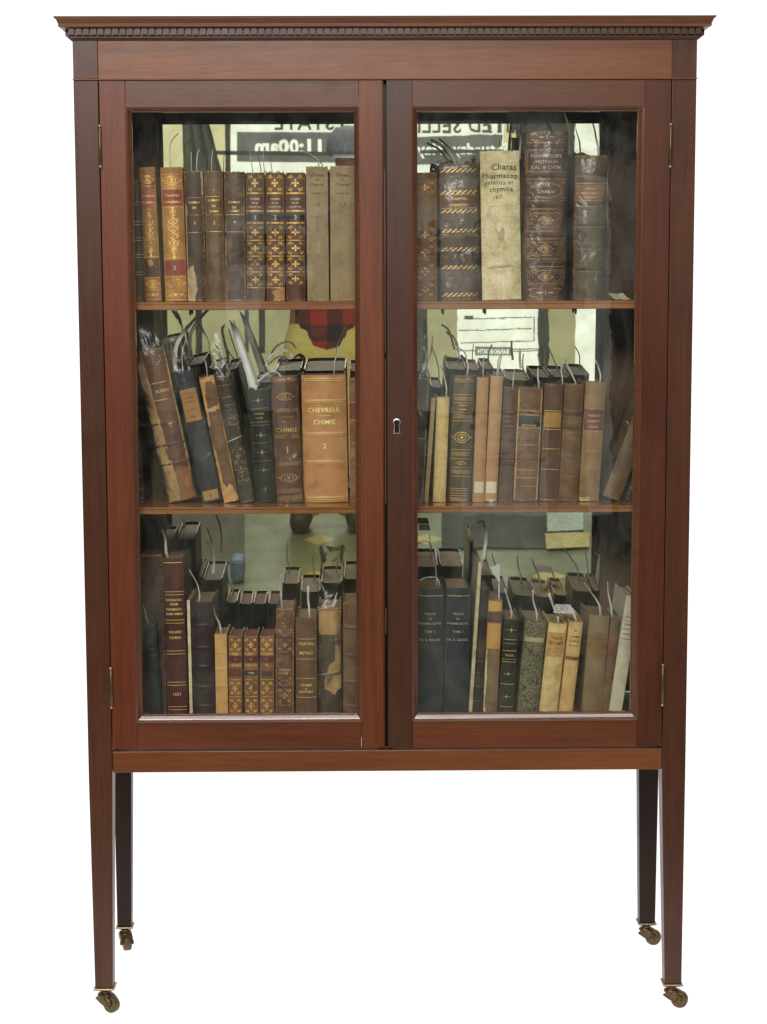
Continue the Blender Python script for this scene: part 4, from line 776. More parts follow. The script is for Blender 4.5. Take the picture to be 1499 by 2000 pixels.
book('g7', 3, ((1027, 1212), (1069, 1213), (1052, BB), (1009, BB)), (110, 106, 80), 'grey book covered in swirling marbled paper with pale blank band', [('label', 1246, 1255, (150, 142, 108), .1, 'paper_label')], mat=marbled('marbled_paper', BG), depth=.14, pages=(140, 126, 92))
book('g8', 3, ((1072, 1217), (1110, 1219), (1088, BB), (1053, BB)), (198, 172, 108), 'creamy vellum book with ochre ornamental title panel', [('label', 1237, 1283, (176, 138, 68), .06), ('text', 1247, 6, 'TRAITE', 'dark', .6), ('text', 1257, 6, 'DE CHIMIE', 'dark', .7), ('ovals', 1271, 5), ('line', 1237, .0007), ('line', 1284, .001)], gild=(140, 96, 46), gwear=.3, rgb2=(214, 190, 126), worn=(160, 130, 76), amt=.2, depth=.13, pages=(166, 146, 104))
book('g9', 3, ((1112, 1216), (1141, 1213), (1118, BB), (1091, BB)), (192, 156, 92), 'narrow buff book with brown bar beneath its faded title', [('text', 1232, 5, 'N', 'dark', .3), ('text', 1244, 4, 'CHIMIE', 'dark', .7), ('text', 1253, 4, 'USUELLE', 'dark', .7), ('text', 1262, 4, 'ET ARTS', 'dark', .7), ('label', 1284, 1291, (104, 76, 42), .06)], rgb2=(206, 172, 106), amt=.3, depth=.13, worn=(150, 110, 60), pages=(166, 146, 104))
book('g10', 3, ((1152, 1204), (1193, 1202), (1175, BB), (1136, BB)), (122, 102, 68), 'drab olive buckram book with faint brown seal on its spine', [('ovals', 1262, 14), ('ovals', 1244, 7)], gild=(112, 80, 46), gwear=.48, rgb2=(134, 114, 78), amt=.12, depth=.14, mott=.7, cloth=True, pages=(130, 108, 76))
book('g11', 3, ((1195, 1206), (1211, 1203), (1190, BB), (1174, BB)), (100, 74, 48), 'narrow brown book with red label beside the drab olive one', [('label', 1241, 1284, (116, 64, 46), .04), ('line', 1213, .0008), ('line', 1288, .0008), ('line', 1320, .001), ('line', 1350, .0006)], gild=(150, 116, 72), amt=.3, depth=.13)
book('g12', 3, ((1224, 1166), (1250, 1163), (1214, BB), (1187, BB)), (184, 180, 146), 'pale grey-cream paperback leaning right with printed black lines', [('text', 1206, 4, 'ANNALES', 'inkx', .7), ('line', 1214, .0008, .2), ('text', 1221, 4, 'CHIMIE', 'inkx', .7), ('line', 1230, .0012, .1), ('text', 1240, 4, 'PARIS', 'inkx', .6), ('line', 1250, .001, .1)], gild=(50, 48, 40), gwear=.1, rgb2=(196, 192, 160), amt=.1, depth=.14, bulge=.04, mott=.6, streak=.2, worn=(150, 142, 110))

# ------------------------------------------------------------------ paper slips, notes
def smooth(pts, n=6):
    P = [Vector(p) for p in pts]; P = [P[0]*2-P[1]]+P+[P[-1]*2-P[-2]]; o = []
    for i in range(1, len(P)-2):
        for k in range(n):
            t = k/n; a, b, c, d = P[i-1:i+3]
            o.append(.5*((2*b)+(c-a)*t+(2*a-5*b+4*c-d)*t*t+(3*b-a-3*c+d)*t**3))
    return o+[P[-2]]
def slip(key, pts, wpx, tone, label, dy=.035, twist=(0, .6), taper=1.0, root=True):
    Y = BOOKS[key][3]+dy
    P = [U(x, y, Y) for x, y in pts]
    if root: P = [P[0]+(P[0]-P[1]).normalized()*.0+Vector((0, 0, -.012))]+P
    S = smooth(P); n = len(S); rows = []; wf = random.uniform(.8, 1.1)
    for i, p in enumerate(S):
        t = (S[min(i+1, n-1)]-S[max(i-1, 0)]).normalized(); a = twist[0]+(twist[1]-twist[0])*i/(n-1)
        side = t.cross(Vector((0, 1, 0))).normalized()
        d = side*math.cos(a)+Vector((0, 1, 0))*math.sin(a)
        ww = wf*wpx*.00086*(1+(taper-1)*i/(n-1))/2
        q = p+Vector((0, .004*math.sin(i*.5), 0))
        rows.append([q-d*ww, q+d*ww*.1+Vector((0, -.0006, 0)), q+d*ww])
    mb = MB(); mb.grid(rows); o = mb.build('paper_slip', SLIP[tone], None, smooth=True, recalc=False)
    tag(o, label, 'paper slip', 'paper slips tucked in the books'); return o
slip('b3', [(334, 328), (332, 290), (336, 274), (349, 260)], 2.5, 1, 'thin bent slip above the tan book with red labels', .05)
slip('b4', [(374, 332), (374, 296)], 2.2, 1, 'straight pale slip above the battered dark brown book')
slip('b4', [(384, 332), (386, 300), (390, 290)], 2.4, 1, 'slightly hooked pale slip at right of the battered dark brown book', .05)
slip('b5', [(413, 332), (414, 308), (416, 290)], 2.2, 1, 'thin pale slip above volume 2 of the worn chemistry set')
slip('b7', [(494, 335), (491, 314), (488, 298)], 2, 2, 'dark thin slip above the floral gilt spine numbered 1')
slip('b8', [(518, 336), (515, 318), (514, 298)], 2, 2, 'thin slip above the floral gilt spine numbered 2')
slip('b10', [(623, 322), (622, 313), (604, 300), (586, 294)], 2.2, 2, 'bent dark slip reaching left above the grey ink-titled book')
slip('c3', [(1016, 296), (1018, 260), (1020, 232)], 3.4, 1, 'upright translucent slip at the right edge of the vellum book', .05)
slip('c3', [(998, 294), (999, 278), (1000, 262)], 2.2, 1, 'short pale slip near the right of the vellum book top')
slip('c2', [(892, 322), (870, 288), (842, 272)], 5, 2, 'long grey slip slanting left above the broad brown book', .08)
slip('c2', [(902, 320), (880, 290), (858, 270)], 5, 2, 'grey slip slanting beside another above the broad brown book', .10)
slip('c5', [(1170, 304), (1167, 278), (1164, 262), (1158, 240)], 4.5, 0, 'pale slip with dark tip above the olive plastic-wrapped book', .05, (.2, 1.1))
slip('d2', [(357, 722), (356, 690), (363, 660)], 2.5, 2, 'thin slip above the navy blue book')
slip('d3', [(405, 732), (403, 712), (397, 700)], 2.6, 1, 'short curved slip above the ragged brown leaning book')
slip('d4', [(438, 736), (426, 718), (414, 694)], 2.8, 1, 'slanting slip above the dark string-tied book')
slip('d4', [(450, 734), (436, 690), (428, 662)], 3, 1, 'long slanting slip inside plastic above the string-tied book', .06)
slip('d5', [(500, 748), (510, 740), (524, 728), (538, 725), (550, 736)], 4.5, 0, 'curled white slip arching right above the dark green book', .03, (0, .3))
slip('d6', [(520, 715), (522, 705), (532, 692), (548, 684), (562, 686), (572, 697)], 5.5, 0, 'broad curled white ribbon slip behind the CHIMIE book', .09, (.2, .4), root=False)
slip('d7', [(653, 733), (654, 706), (662, 684), (672, 660)], 2.2, 1, 'thin curved slip above the very thick tan book', .03)
slip('e1', [(838, 732), (834, 712), (842, 690), (846, 655)], 5, 2, 'crumpled grey slip inside the loose plastic bag', .02, (0, 1.2))
slip('e2', [(872, 774), (872, 754), (866, 728), (858, 706)], 3.2, 0, 'slim white slip leaning left above the short cream vellum book')
slip('e3', [(913, 733), (914, 712), (908, 688), (890, 676)], 4, 1, 'grey curled slip above the olive gilt-barred book')
slip('e3', [(899, 700), (892, 674), (886, 658), (872, 647)], 5, 2, 'dark hooked slip behind the olive gilt-barred book', .09, root=False)
slip('e4', [(944, 736), (944, 716), (946, 697)], 2.8, 2, 'dark straight slip above the tan pair of slim books')
slip('e5', [(972, 734), (974, 706), (980, 692)], 4, 1, 'broad grey slip above the right tan slim book', .07)
slip('e6', [(1002, 755), (1003, 738), (1006, 722)], 2.8, 0, 'short white slip above the slim dark brown book')
slip('e7', [(1053, 756), (1051, 736), (1052, 718)], 3.4, 0, 'straight white slip above the green-labelled book')
slip('e7', [(1018, 720), (1016, 700), (1016, 680)], 5, 2, 'grey slip standing behind the green-labelled book', .10, root=False)
slip('e8', [(1099, 752), (1098, 732), (1097, 714)], 3.2, 0, 'straight white slip above the gold-labelled book')
slip('e9', [(1126, 752), (1117, 730), (1106, 706), (1103, 694)], 3, 0, 'slanting white slip with dark tip above the streaked brown book')
slip('e10', [(1172, 750), (1173, 730), (1169, 714), (1162, 702)], 3, 0, 'curved white slip above the tan book with maroon label')
slip('e11', [(1229, 830), (1224, 822)], 2, 1, 'tiny pale slip on the tilted brown book', .01)
slip('f1', [(290, 1220), (285, 1200), (278, 1182), (269, 1166)], 5, 2, 'wide grey slip above the short teal book', .03, (.2, .6), .5)
slip('f2', [(327, 1088), (324, 1070), (322, 1050), (317, 1032)], 8, 1, 'broad grey-white slip above the tall maroon book', .03, (.2, .5), .6)
slip('f4', [(389, 1177), (390, 1162), (383, 1136), (370, 1112)], 3, 0, 'long curved white slip above the blackish plum book')
slip('f4', [(416, 1120), (418, 1090), (414, 1060), (404, 1030)], 6, 2, 'wide grey slip standing behind the blackish plum book', .10, (.4, .9), .6, root=False)
slip('f5', [(432, 1238), (430, 1222), (420, 1200), (416, 1176)], 4.2, 0, 'white slip with slanted tip above the plain tan slim book')
slip('f9', [(552, 1190), (549, 1162), (547, 1140), (550, 1120)], 3, 1, 'tall thin slip above the scuffed mottled book')
slip('f10', [(605, 1207), (604, 1188), (602, 1170), (603, 1144)], 4.6, 3, 'bright white slip above the ASSAYING METALS book', .02, (.9, 0))
slip('f11', [(653, 1186), (654, 1172), (659, 1158)], 3, 0, 'short white slip above the torn tan book')
slip('g1', [(853, 1150), (853, 1126), (850, 1096)], 4, 0, 'upright white slip between the two large navy books', .06, (.5, 1.0))
slip('g1', [(820, 1134), (834, 1128), (848, 1127), (856, 1132), (860, 1145)], 4, 0, 'curled white slip lying over the left navy book', .02, (.6, .9), root=False)
slip('g3', [(941, 1098), (946, 1080), (950, 1050), (944, 1020), (934, 1022)], 7, 1, 'pale curled slip above the tall thin cream pamphlet', .03, (.2, .9))
slip('g6', [(999, 1208), (999, 1192), (992, 1168), (986, 1148)], 4, 0, 'white slip leaning left above the blackish green book')
slip('g7', [(1049, 1214), (1048, 1194), (1042, 1172), (1041, 1152)], 3.6, 0, 'white slip above the marbled grey book')
slip('g8', [(1091, 1216), (1088, 1200), (1080, 1180), (1072, 1158)], 5, 3, 'white slip leaning left above the creamy vellum book', .03, (.3, 0))
slip('g10', [(1173, 1202), (1170, 1180), (1156, 1158), (1141, 1137)], 6, 0, 'white slip slanting left above the drab olive book', .03, (0, .9), .6)
slip('g11', [(1196, 1206), (1193, 1180), (1188, 1152), (1187, 1135)], 5, 0, 'narrow white slip above the red-labelled narrow book', .03, (0, .9), .6)
slip('g12', [(1232, 1168), (1222, 1154), (1204, 1146)], 6, 2, 'curled grey slip above the pale leaning paperback', .03, (.3, .8), .5)
def sheet(name, pts, Y, tone, label, cat, rows_y=(0, .01), curl=0, group=None, mat=None):
    """a piece of paper: quad in the photograph given tl,tr,br,bl, bent in depth"""
    tl, tr, br, bl = [Vector(p) for p in pts]; n = 10; rows = []
    for j in range(n+1):
        v = j/n; r = []
        for i in range(n+1):
            u = i/n; p = (tl*(1-u)+tr*u)*(1-v)+(bl*(1-u)+br*u)*v
            q = U(p.x, p.y, Y+rows_y[0]*(1-v)+rows_y[1]*v+curl*math.sin(u*math.pi)+.0015*noise.noise(Vector((u*3, v*3, p.x*.1)))); r.append(q)
        rows.append(r)
    mb = MB(); mb.grid(rows); o = mb.build(name, mat or SLIP[tone], None, smooth=True, recalc=False)
    return tag(o, label, cat, group)
sheet('paper_flag', [(957, 1108), (977, 1101), (977, 1139), (974, 1136)], .13, 3, 'bright white paper flag above the drab book with tan labels', 'paper flag', (0, 0))
slip('g5', [(975, 1172), (975, 1150), (976, 1136)], 3, 3, 'narrow white stem below the paper flag above the drab book', .03, (.4, .2))
o = sheet('paper_tag', [(1086, 1180), (1116, 1181), (1118, 1199), (1081, 1197)], .118, 3, 'curling white paper tag marked with a circled 12', 'paper tag', (.006, -.004), -.006)
d = MB(); c = U(1098, 1188, .1105)
d.tube([(c.x+.010*math.cos(a), c.y+.001*math.cos(a), c.z+.0062*math.sin(a)) for a in [k*2*math.pi/24 for k in range(25)]], .0003, 5)
vs, fs, wd = text2d('12', .01)
d.add([(c.x+b*.0055-.002, c.y, c.z-a*.0055) for a, b in vs], fs)
d.build('tag_mark', plain('tag_ink', (30, 30, 40), .7), o)
sheet('paper_tag', [(1112, 1182), (1122, 1190), (1127, 1212), (1125, 1214)], .112, 3, 'white paper strip curling down over the buff book', 'paper tag', (.004, 0), 0)
sheet('paper_note', [(1192, 569), (1219, 569), (1228, 582), (1198, 583)], .10, 0, 'small pale green-white card lying on the top shelf at right', 'paper note', (.05, -.02), 0, mat=paper((214, 218, 180), 1.0, False)) if False else None
zc = SHELF[1]+.0012; ca, cb = U(1192, 584, .12).x, U(1224, 584, .10).x
mb = MB(); mb.grid([[(ca+(cb-ca)*i/8+.006*(1-j/6)*1.0, .075+.07*j/6, zc+.0105*(j/6)**1.6+.0008*math.sin(i)) for i in range(9)] for j in range(7)])
tag(mb.build('paper_note', paper((222, 226, 190), 1.0, False), None, smooth=True, recalc=False), 'small pale card lying on the top shelf at far right', 'paper note')
sheet('folded_paper', [(447, 622), (464, 640), (504, 756), (488, 757)], .125, 3, 'long folded pale paper rising from the dark green book', 'folded paper', (.012, 0), .006)
sheet('folded_paper', [(463, 632), (470, 650), (508, 752), (503, 757)], .135, 2, 'narrow grey fold of paper behind the long folded one', 'folded paper', (.012, 0), .004)
slip('d2', [(342, 712), (346, 672), (366, 640), (392, 612)], 9, 3, 'broad crumpled white paper strip standing behind the navy book', .05, (.1, .7), .8)
sheet('paper_note', [(818, 1024), (838, 1024), (842, 1036), (818, 1036)], .262, 3, 'small white card behind the navy pair at the mirror', 'paper note', (0, 0))
sheet('paper_note', [(948, 975), (969, 975), (963, 981), (958, 981)], .088, 0, 'white corner of paper beneath the tan pair of slim books', 'paper note', (0, 0)) 
# string ties on two books
def string(key, y0, y1, label):
    root, w, h, Y, _ = BOOKS[key]; bl = .16*w
    pts = [(w*.55*s, -.002+.16*w*abs(s)**2.3, h*(y0+(y1-y0)*(s+1)/2)) for s in [k/8-1 for k in range(17)]]
    mb = MB(); mb.tube(pts, .0011, 6); o = mb.build('string_tie', SLIP[0], None, smooth=True)
    o.matrix_world = Matrix.LocRotScale(root.location, root.rotation_euler, None)
    tag(o, label, 'string')
string('d4', .49, .52, 'white string around the dark leaning gilt-barred book')
string('f11', .39, .42, 'white string looped around the torn tan book')

# ================================================================== ROOM seen in the mirror
YW = -6.6
def rquad(name, pts, Y, mat, label=None, cat=None, kind=None, thick=.02):
    P = [RM(x, y, Y) for x, y in pts]; mb = MB()
    f = [(p.x, Y, p.z) for p in P]; b = [(p.x, Y-thick, p.z) for p in P]
    mb.add(f+b, [(0, 1, 2, 3), (7, 6, 5, 4), (0, 4, 5, 1), (1, 5, 6, 2), (2, 6, 7, 3), (3, 7, 4, 0)])
    o = mb.build(name, mat); 
    if kind: o['kind'] = kind
    if label: tag(o, label, cat)
    return o
WALL = plain('grey_plaster', (96, 98, 88), .8, gain=.6); 
mb = MB(); mb.box(-4, 4, YW-.35, YW-.25, -.01, 3.4); o = mb.build('wall', WALL); o['kind'] = 'structure'
tm, nt, out = newmat('green_tiles'); N = NT(nt); X = N.xyz()
fx = N.math('ABSOLUTE', N.math('SUBTRACT', N.math('FRACT', N.math('MULTIPLY', X[0], 2.4)), .5)); fyy = N.math('ABSOLUTE', N.math('SUBTRACT', N.math('FRACT', N.math('MULTIPLY', X[1], 1.6)), .5))
dm = N.math('LESS_THAN', N.math('ADD', fx, fyy), .15)
N.bsdf(out, N.mix(dm, N.ramp(N.noise(N.coord(), 7, 4), [(.3, C((96, 104, 78), .9)), (.7, C((128, 134, 104), .9))]), C((196, 178, 96), .9)), .3)
mb = MB(); mb.add([(-4, YW-.3, -.003), (4, YW-.3, -.003), (4, -.61, -.003), (-4, -.61, -.003)], [(0, 1, 2, 3)]); o = mb.build('floor', tm, recalc=False); o['kind'] = 'structure'
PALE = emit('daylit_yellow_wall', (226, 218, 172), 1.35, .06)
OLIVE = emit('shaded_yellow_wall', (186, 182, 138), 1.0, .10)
WHITE = emit('backlit_banner_cloth', (226, 230, 216), 1.75, .04)  # banner cloth and print glow by themselves in place of window backlight
GREYP = emit('backlit_grey_print', (128, 132, 126), .95, .12, 6)
FRAME = plain('window_frame_grey', (92, 96, 88), .6, gain=1.0)
win = tag(empty('shop_window', (0, YW, 1)), 'shop window with grey bars seen reflected in the mirror', 'window')
def wpart(name, pts, Y, mat): o = rquad(name, pts, Y, mat); o.parent = win; o.matrix_parent_inverse = win.matrix_world.inverted() if False else Matrix.Translation((0, -YW, -1)); return o
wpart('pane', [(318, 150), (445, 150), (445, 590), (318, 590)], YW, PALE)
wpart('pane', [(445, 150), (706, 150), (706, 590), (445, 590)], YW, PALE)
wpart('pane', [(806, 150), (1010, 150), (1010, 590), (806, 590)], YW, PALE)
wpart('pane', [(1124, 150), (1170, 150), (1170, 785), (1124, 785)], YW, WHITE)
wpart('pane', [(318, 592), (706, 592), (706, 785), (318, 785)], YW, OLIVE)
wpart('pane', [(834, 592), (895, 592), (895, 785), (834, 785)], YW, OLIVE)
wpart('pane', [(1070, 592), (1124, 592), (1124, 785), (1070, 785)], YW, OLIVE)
for a in ([(440, 150), (450, 150), (450, 590), (440, 590)], [(412, 294), (660, 296), (660, 304), (412, 302)], [(506, 592), (518, 592), (518, 690), (506, 690)], [(382, 592), (394, 592), (394, 690), (382, 690)], [(1052, 592), (1072, 592), (1072, 785), (1052, 785)], [(820, 292), (985, 292), (985, 300), (820, 300)], [(478, 592), (486, 592), (486, 690), (478, 690)]):
    wpart('window_bar', a, YW+.12, FRAME)
def rtext(parent, s, px, py, hpx, maxpx, Y, mat, bold=.02, name='lettering'):
    """writing on a banner, readable from inside the room"""
    vs, fs, wd = text2d(s, bold); c = RM(px, py, Y); e = RM(px, py-hpx, Y); H = (e-c).length; wmax = (RM(px+maxpx, py, Y)-c).length
    sx = min(H, wmax/wd); mb = MB()
    mb.add([(c.x-a*sx, Y, c.z+(b-.5)*H) for a, b in vs], fs)
    # small serifs make the letters read as a roman face
    o = mb.build(name, mat, None, recalc=False); o.parent = parent; o.matrix_parent_inverse = parent.matrix_world.inverted(); return o
INK = emit('backlit_ink_print', (92, 96, 92), .9, .1); WINK = emit('backlit_letters', (236, 240, 228), 1.7, .02)
def banner(name, pts, label): 
    o = rquad(name, pts, YW+.04, WHITE, label, 'banner'); return o
def bpart(parent, name, pts, Y, mat): o = rquad(name, pts, Y, mat, thick=.002); o.parent = parent; return o
b1 = banner('banner', [(451, 205), (706, 205), (706, 590), (451, 590)], 'white auction banner reading ESTATE and 11:00am seen in the mirror')
rtext(b1, 'ESTATE', 604, 238, 29, 156, YW+.068, INK)
bpart(b1, 'grey_panel', [(463, 257), (708, 258), (708, 318), (463, 315)], YW+.063, GREYP)
rtext(b1, 'onsite starts', 560, 268, 11, 140, YW+.068, emit('faint_print', (112, 116, 110), .9), .01)
rtext(b1, '11:00am', 563, 285, 28, 130, YW+.068, WINK, .045)
rtext(b1, 'Preview 10:00am', 560, 340, 14, 150, YW+.068, INK, .01)
b2 = banner('banner', [(798, 205), (983, 205), (983, 590), (798, 590)], 'white auction banner with grey Saturday panel seen in the mirror at right')
rtext(b2, 'LIMITED SELLING', 906, 244, 30, 300, YW+.068, INK)
bpart(b2, 'grey_panel', [(790, 268), (980, 262), (980, 318), (790, 322)], YW+.063, GREYP)
rtext(b2, 'Saturday, May', 905, 290, 22, 190, YW+.068, WINK, .03)
b3 = banner('cheque_board', [(893, 596), (1053, 596), (1053, 785), (893, 785)], 'giant white bank cheque with ruled lines seen in the mirror'); b3['category'] = 'cheque'
for a in ([(905, 622), (1045, 618), (1045, 620), (905, 624)], [(895, 644), (1040, 641), (1040, 643), (895, 646)], [(900, 669), (1045, 664), (1045, 666), (900, 671)], [(1044, 618), (1046, 618), (1046, 666), (1044, 666)], [(893, 684), (928, 684), (928, 686), (893, 686)], [(1000, 680), (1053, 679), (1053, 681), (1000, 682)], [(1000, 684), (1053, 683), (1053, 685), (1000, 686)]): bpart(b3, 'rule', a, YW+.063, INK)
bpart(b3, 'logo_panel', [(928, 677), (1000, 677), (1000, 694), (928, 694)], YW+.063, GREYP)
bpart(b3, 'logo_panel', [(907, 616), (922, 616), (922, 622), (907, 622)], YW+.063, INK)
rtext(b3, 'BANKNORTH', 964, 686, 9, 62, YW+.068, WINK, .03)
# things standing in the room
DK = plain('dark_fabric', (104, 108, 100), .9, gain=1.0)
mb = MB(); p0, p1 = RM(356, 237, YW+.5), RM(404, 237, YW+.5); zb = RM(400, 600, YW+.5).z; zt = RM(400, 120, YW+.5).z; q1 = RM(440, 360, YW+.5)
rows = []
for j in range(13):
    v = j/12; z = zt+(zb-zt)*v; xr = p1.x+(q1.x-p1.x)*max(0, (zt-.25-z))/(zt-.25-q1.z)
    rows.append([(p0.x+(xr-p0.x)*i/12, YW+.5+.02*math.sin(i*1.6), z) for i in range(13)])
mb.grid(rows); tag(mb.build('curtain', DK, smooth=True, recalc=False), 'dark grey drape hanging beside the reflected shop window', 'curtain')
def floorY(px, py):
    a, b = RM(px, py, -1), RM(px, py, -2); return -1-a.z/(a.z-b.z)
def flat(name, pts, mat, label, cat, z):
    P = [RM(x, y, floorY(x, y)) for x, y in pts]; mb = MB()
    mb.add([(p.x, p.y, z) for p in P]+[(p.x, p.y, z-.003) for p in P], [(0, 1, 2, 3), (7, 6, 5, 4)]+[(k, k+4, (k+1) % 4+4, (k+1) % 4) for k in range(4)])
    return tag(mb.build(name, mat), label, cat)
def low_box(name, x0, x1, ytop, ybot, depth, mat, label, cat, bevel=.01):
    Yf = floorY((x0+x1)/2, ybot); a = RM(x0, ytop, Yf); b = RM(x1, ybot, Yf)
    mb = MB(); mb.box(min(a.x, b.x), max(a.x, b.x), Yf-depth, Yf, 0, a.z); return tag(mb.build(name, mat, bevel=bevel), label, cat)
flat('floor_mat', [(862, 1000), (1064, 1000), (1064, 1072), (862, 1072)], plain('charcoal_rubber', (58, 62, 64), .7), 'charcoal rubber mat on the tiled floor seen low in the mirror', 'mat', .004)
flat('floor_mat', [(330, 990), (478, 990), (478, 1100), (330, 1100)], plain('olive_matting', (92, 92, 76), .8), 'olive matting on the tiled floor low at left in the mirror', 'mat', .004)
low_box('storage_tub', 449, 477, 1092, 1140, .12, plain('pale_blue_plastic', (122, 142, 168), .5, gain=.8), 'small pale blue plastic tub seen in the mirror', 'tub', .02)
flat('paper_sheet', [(1066, 990), (1142, 990), (1140, 1036), (1066, 1041)], plain('pale_paper', (184, 198, 188), .8), 'pale blue-green paper sheet lying on the floor low in the mirror', 'paper sheet', .006)
flat('cardboard_sheet', [(1062, 1046), (1152, 1044), (1152, 1072), (1066, 1076)], plain('yellow_card', (196, 184, 126), .8), 'yellowish cardboard sheet lying on the floor low in the mirror', 'cardboard', .009)

# the person beside the camera, seen only in the mirror
def skin_body(name, joints, edges, mat, parent=None, lv=2):
    me = bpy.data.meshes.new(name); me.from_pydata([j[0] for j in joints], edges, [])
    o = bpy.data.objects.new(name, me); COL.objects.link(o)
    sk = o.modifiers.new('skin', 'SKIN'); sk.use_smooth_shade = True
    for i, j in enumerate(joints):
        r = j[1]; me.skin_vertices[0].data[i].radius = (r, r) if isinstance(r, (int, float)) else r
    me.skin_vertices[0].data[0].use_root = True
    sb = o.modifiers.new('sub', 'SUBSURF'); sb.levels = lv; sb.render_levels = lv
    me.materials.append(mat)
    if parent: o.parent = parent
    return o
if True:
    PY = -3.68; zt = RM(664, 238, PY).z; PX = RM(640, 650, PY).x; SC = zt/1.80
    zhem = RM(630, 690, PY).z/SC; hx = (RM(684, 280, PY).x-PX)/SC/.6
    SK = plain('skin', (196, 140, 112), .55, gain=.9, var=.08)
    per = tag(empty('person', (PX, PY, 0)), 'person in grey cap and red plaid shirt photographing the cabinet, seen in the mirror', 'person')
    per.scale = (SC, SC, SC)
    J = [((0, 0, .98), (.15, .11)), ((0, 0, 1.18), (.14, .10)), ((0, 0, 1.36), (.17, .11)), ((0, .01, 1.46), (.065, .06)), ((hx*.5, .03, 1.52), .052), ((hx*.6, .05, 1.60), (.072, .09)), ((hx*.6, .04, 1.71), (.07, .085)),
         ((-.19, 0, 1.40), .06), ((-.24, .10, 1.16), .042), ((-.03, .25, 1.40), .030), ((.19, 0, 1.40), .06), ((.26, .10, 1.18), .042), ((.13, .25, 1.42), .030),
         ((-.10, 0, .90), .09), ((-.11, .01, .50), .06), ((-.12, -.02, .09), .042), ((-.13, .14, .04), .035), ((.10, 0, .90), .09), ((.11, .01, .50), .06), ((.12, -.02, .09), .042), ((.13, .14, .04), .035)]
    E_ = [(0, 1), (1, 2), (2, 3), (3, 4), (4, 5), (5, 6), (2, 7), (7, 8), (8, 9), (2, 10), (10, 11), (11, 12), (0, 13), (13, 14), (14, 15), (15, 16), (0, 17), (17, 18), (18, 19), (19, 20)]
    for w_, sg in ((9, 1), (12, -1)):          # palms and five curled fingers round the phone
        b = Vector(J[w_][0]); k = len(J); J.append((tuple(b+Vector((.012*sg, .03, .05))), (.036, .016))); E_.append((w_, k))
        for q in range(5):
            L = (.055, .075, .082, .076, .06)[q]; a = b+Vector((.012*sg+(q-2)*.0165, .036, .085 if q else .05)); 
            if q == 0: a = b+Vector((.045*sg, .03, .055))
            J.append((tuple(a), .0095)); J.append((tuple(a+Vector((.006*sg, .018, L*.55))), .0088)); J.append((tuple(a+Vector((.020*sg, .010, L*.85))), .0078))
            n_ = len(J); E_ += [(k, n_-3), (n_-3, n_-2), (n_-2, n_-1)]
    skin_body('body', J, E_, SK, per)
    pm_, nt, out = newmat('red_plaid'); N = NT(nt); X = N.xyz()
    sx = N.math('GREATER_THAN', N.math('FRACT', N.math('MULTIPLY', X[0], 7.0)), .5); sz = N.math('GREATER_THAN', N.math('FRACT', N.math('MULTIPLY', X[2], 7.0)), .5)
    N.bsdf(out, N.ramp(N.math('MULTIPLY', N.math('ADD', sx, sz), .5), [(0, C((44, 36, 34))), (.5, C((110, 44, 40))), (1, C((190, 48, 50)))]), .85)
    skin_body('plaid_shirt', [((0, 0, zhem-.03), (.175, .16)), ((0, 0, zhem+.12), (.175, .15)), ((0, 0, 1.16), (.18, .13)), ((0, 0, 1.34), (.19, .125)), ((0, .01, 1.44), (.085, .075)), ((-.20, 0, 1.40), .075), ((-.25, .10, 1.15), .058), ((-.06, .235, 1.36), .044), ((.20, 0, 1.40), .075), ((.27, .10, 1.17), .058), ((.15, .235, 1.38), .044)],
              [(0, 1), (1, 2), (2, 3), (3, 4), (3, 5), (5, 6), (6, 7), (3, 8), (8, 9), (9, 10)], pm_, per)
    for sx_ in (-1, 1): skin_body('shoe', [((sx_*.12, -.06, .045), .055), ((sx_*.125, .06, .05), .055), ((sx_*.13, .19, .035), .045)], [(0, 1), (1, 2)], plain('dark_shoe', (48, 46, 42), .6), per)
    YEL = plain('yellow_cotton', (240, 220, 122), .85, gain=1.0, var=.08)
    skin_body('trousers', [((0, 0, zhem+.26), (.20, .14)), ((0, 0, zhem), (.20, .14)), ((-.09, 0, zhem-.14), .125), ((-.10, .01, .45), .105), ((-.10, -.01, .03), .095), ((.09, 0, zhem-.14), .125), ((.10, .01, .45), .105), ((.10, -.01, .03), .095)], [(0, 1), (1, 2), (2, 3), (3, 4), (1, 5), (5, 6), (6, 7)], YEL, per)
    mb = MB(); M = Matrix.Translation((hx*.6, .04, 1.66)); mb.lathe([(.098, 0), (.104, .03), (.098, .075), (.07, .11), (.02, .125)], 24, M); mb.grid([[(hx*.6+.09*math.cos(t), .05+.09*math.sin(t)*1.0, 1.665) for t in [math.pi*k/10 for k in range(11)]], [(hx*.6+.085*math.cos(t), .05+.17*math.sin(t), 1.65) for t in [math.pi*k/10 for k in range(11)]]])
    mb.build('cap', plain('grey_cap', (150, 154, 164), .9), per, smooth=True)

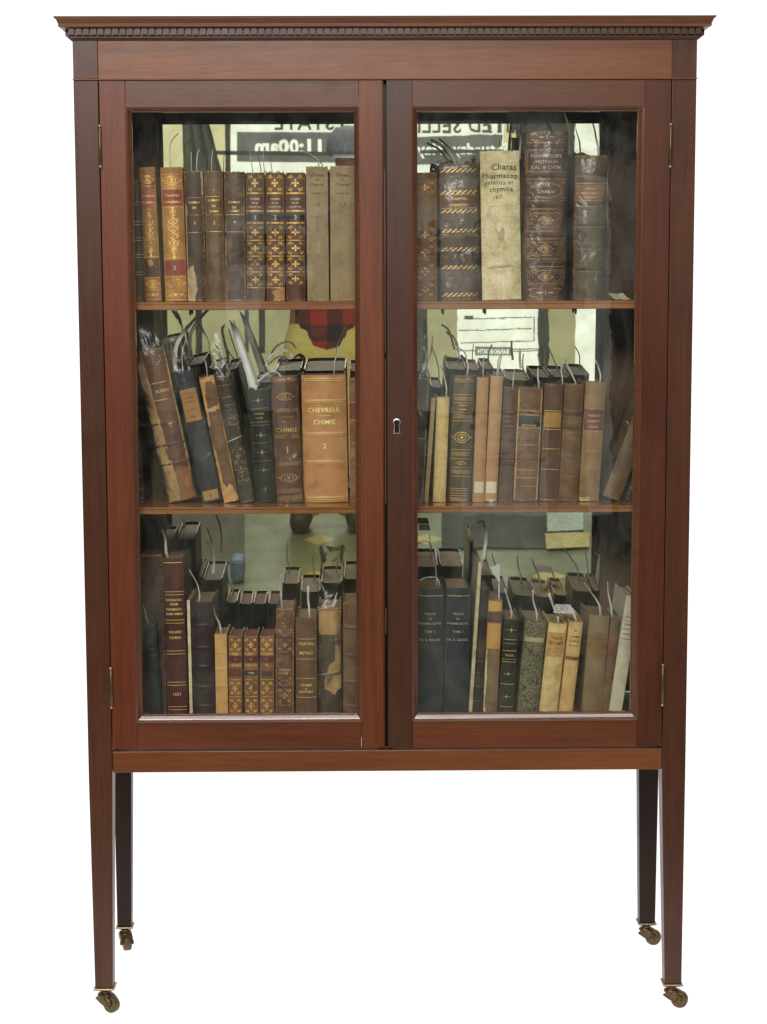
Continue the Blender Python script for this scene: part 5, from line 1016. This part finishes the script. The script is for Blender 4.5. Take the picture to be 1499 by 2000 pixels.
# ================================================================== BACKDROP, LIGHTS, WORLD
bm_, nt, out = newmat('glowing_white_sweep'); N = NT(nt)
e = N.n('ShaderNodeEmission'); e.inputs[0].default_value = (1, 1, 1, 1); e.inputs[1].default_value = .97  # sweep glows by itself, staying white where shadows would fall
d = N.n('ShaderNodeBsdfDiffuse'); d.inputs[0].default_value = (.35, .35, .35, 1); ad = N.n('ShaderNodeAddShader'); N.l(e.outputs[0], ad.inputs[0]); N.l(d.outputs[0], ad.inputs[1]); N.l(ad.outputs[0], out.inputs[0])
prof = [(-.62, 0), (.5, 0), (1.4, 0), (1.9, .03), (2.3, .14), (2.6, .36), (2.75, .7), (2.8, 1.2), (2.8, 4.2)]
mb = MB(); mb.grid([[(x, y, z) for x in (-3.2, -1, 1, 3.2)] for y, z in prof]); o = mb.build('backdrop', bm_, None, smooth=True, recalc=False); o['kind'] = 'structure'

world = bpy.data.worlds.new('World'); scene.world = world; world.use_nodes = True
bg = world.node_tree.nodes['Background']; bg.inputs[0].default_value = (1.0, .97, .92, 1); bg.inputs[1].default_value = .16
def area(name, loc, target, sx, sy, energy, color):
    l = bpy.data.lights.new(name, 'AREA'); l.shape = 'RECTANGLE'; l.size = sx; l.size_y = sy; l.energy = energy; l.color = color
    o = bpy.data.objects.new(name, l); COL.objects.link(o); o.location = loc
    o.rotation_euler = (Vector(target)-Vector(loc)).to_track_quat('-Z', 'Y').to_euler(); return o
area('overhead_light', (-.55, -2.95, 2.55), (0, -.2, 1.0), 2.0, .7, KEY, (1.0, .97, .925))
area('overhead_light', (0, -.62, 2.85), (0, -.55, 0), 2.2, .22, 22, (1.0, .97, .92))
area('overhead_light', (.2, -4.6, 3.1), (0, -5.0, 0), 2.4, .6, 60, (1.0, .97, .90))  # added unseen lamp, brightens the person shown in the mirror

scene.render.engine = 'CYCLES'
scene.cycles.use_denoising = True
scene.cycles.max_bounces = 10; scene.cycles.transparent_max_bounces = 24; scene.cycles.glossy_bounces = 6; scene.cycles.diffuse_bounces = 4
scene.cycles.caustics_reflective = False; scene.cycles.caustics_refractive = False
scene.cycles.sample_clamp_indirect = 4
scene.view_settings.view_transform = 'Standard'; scene.view_settings.look = 'None'; scene.view_settings.exposure = 0
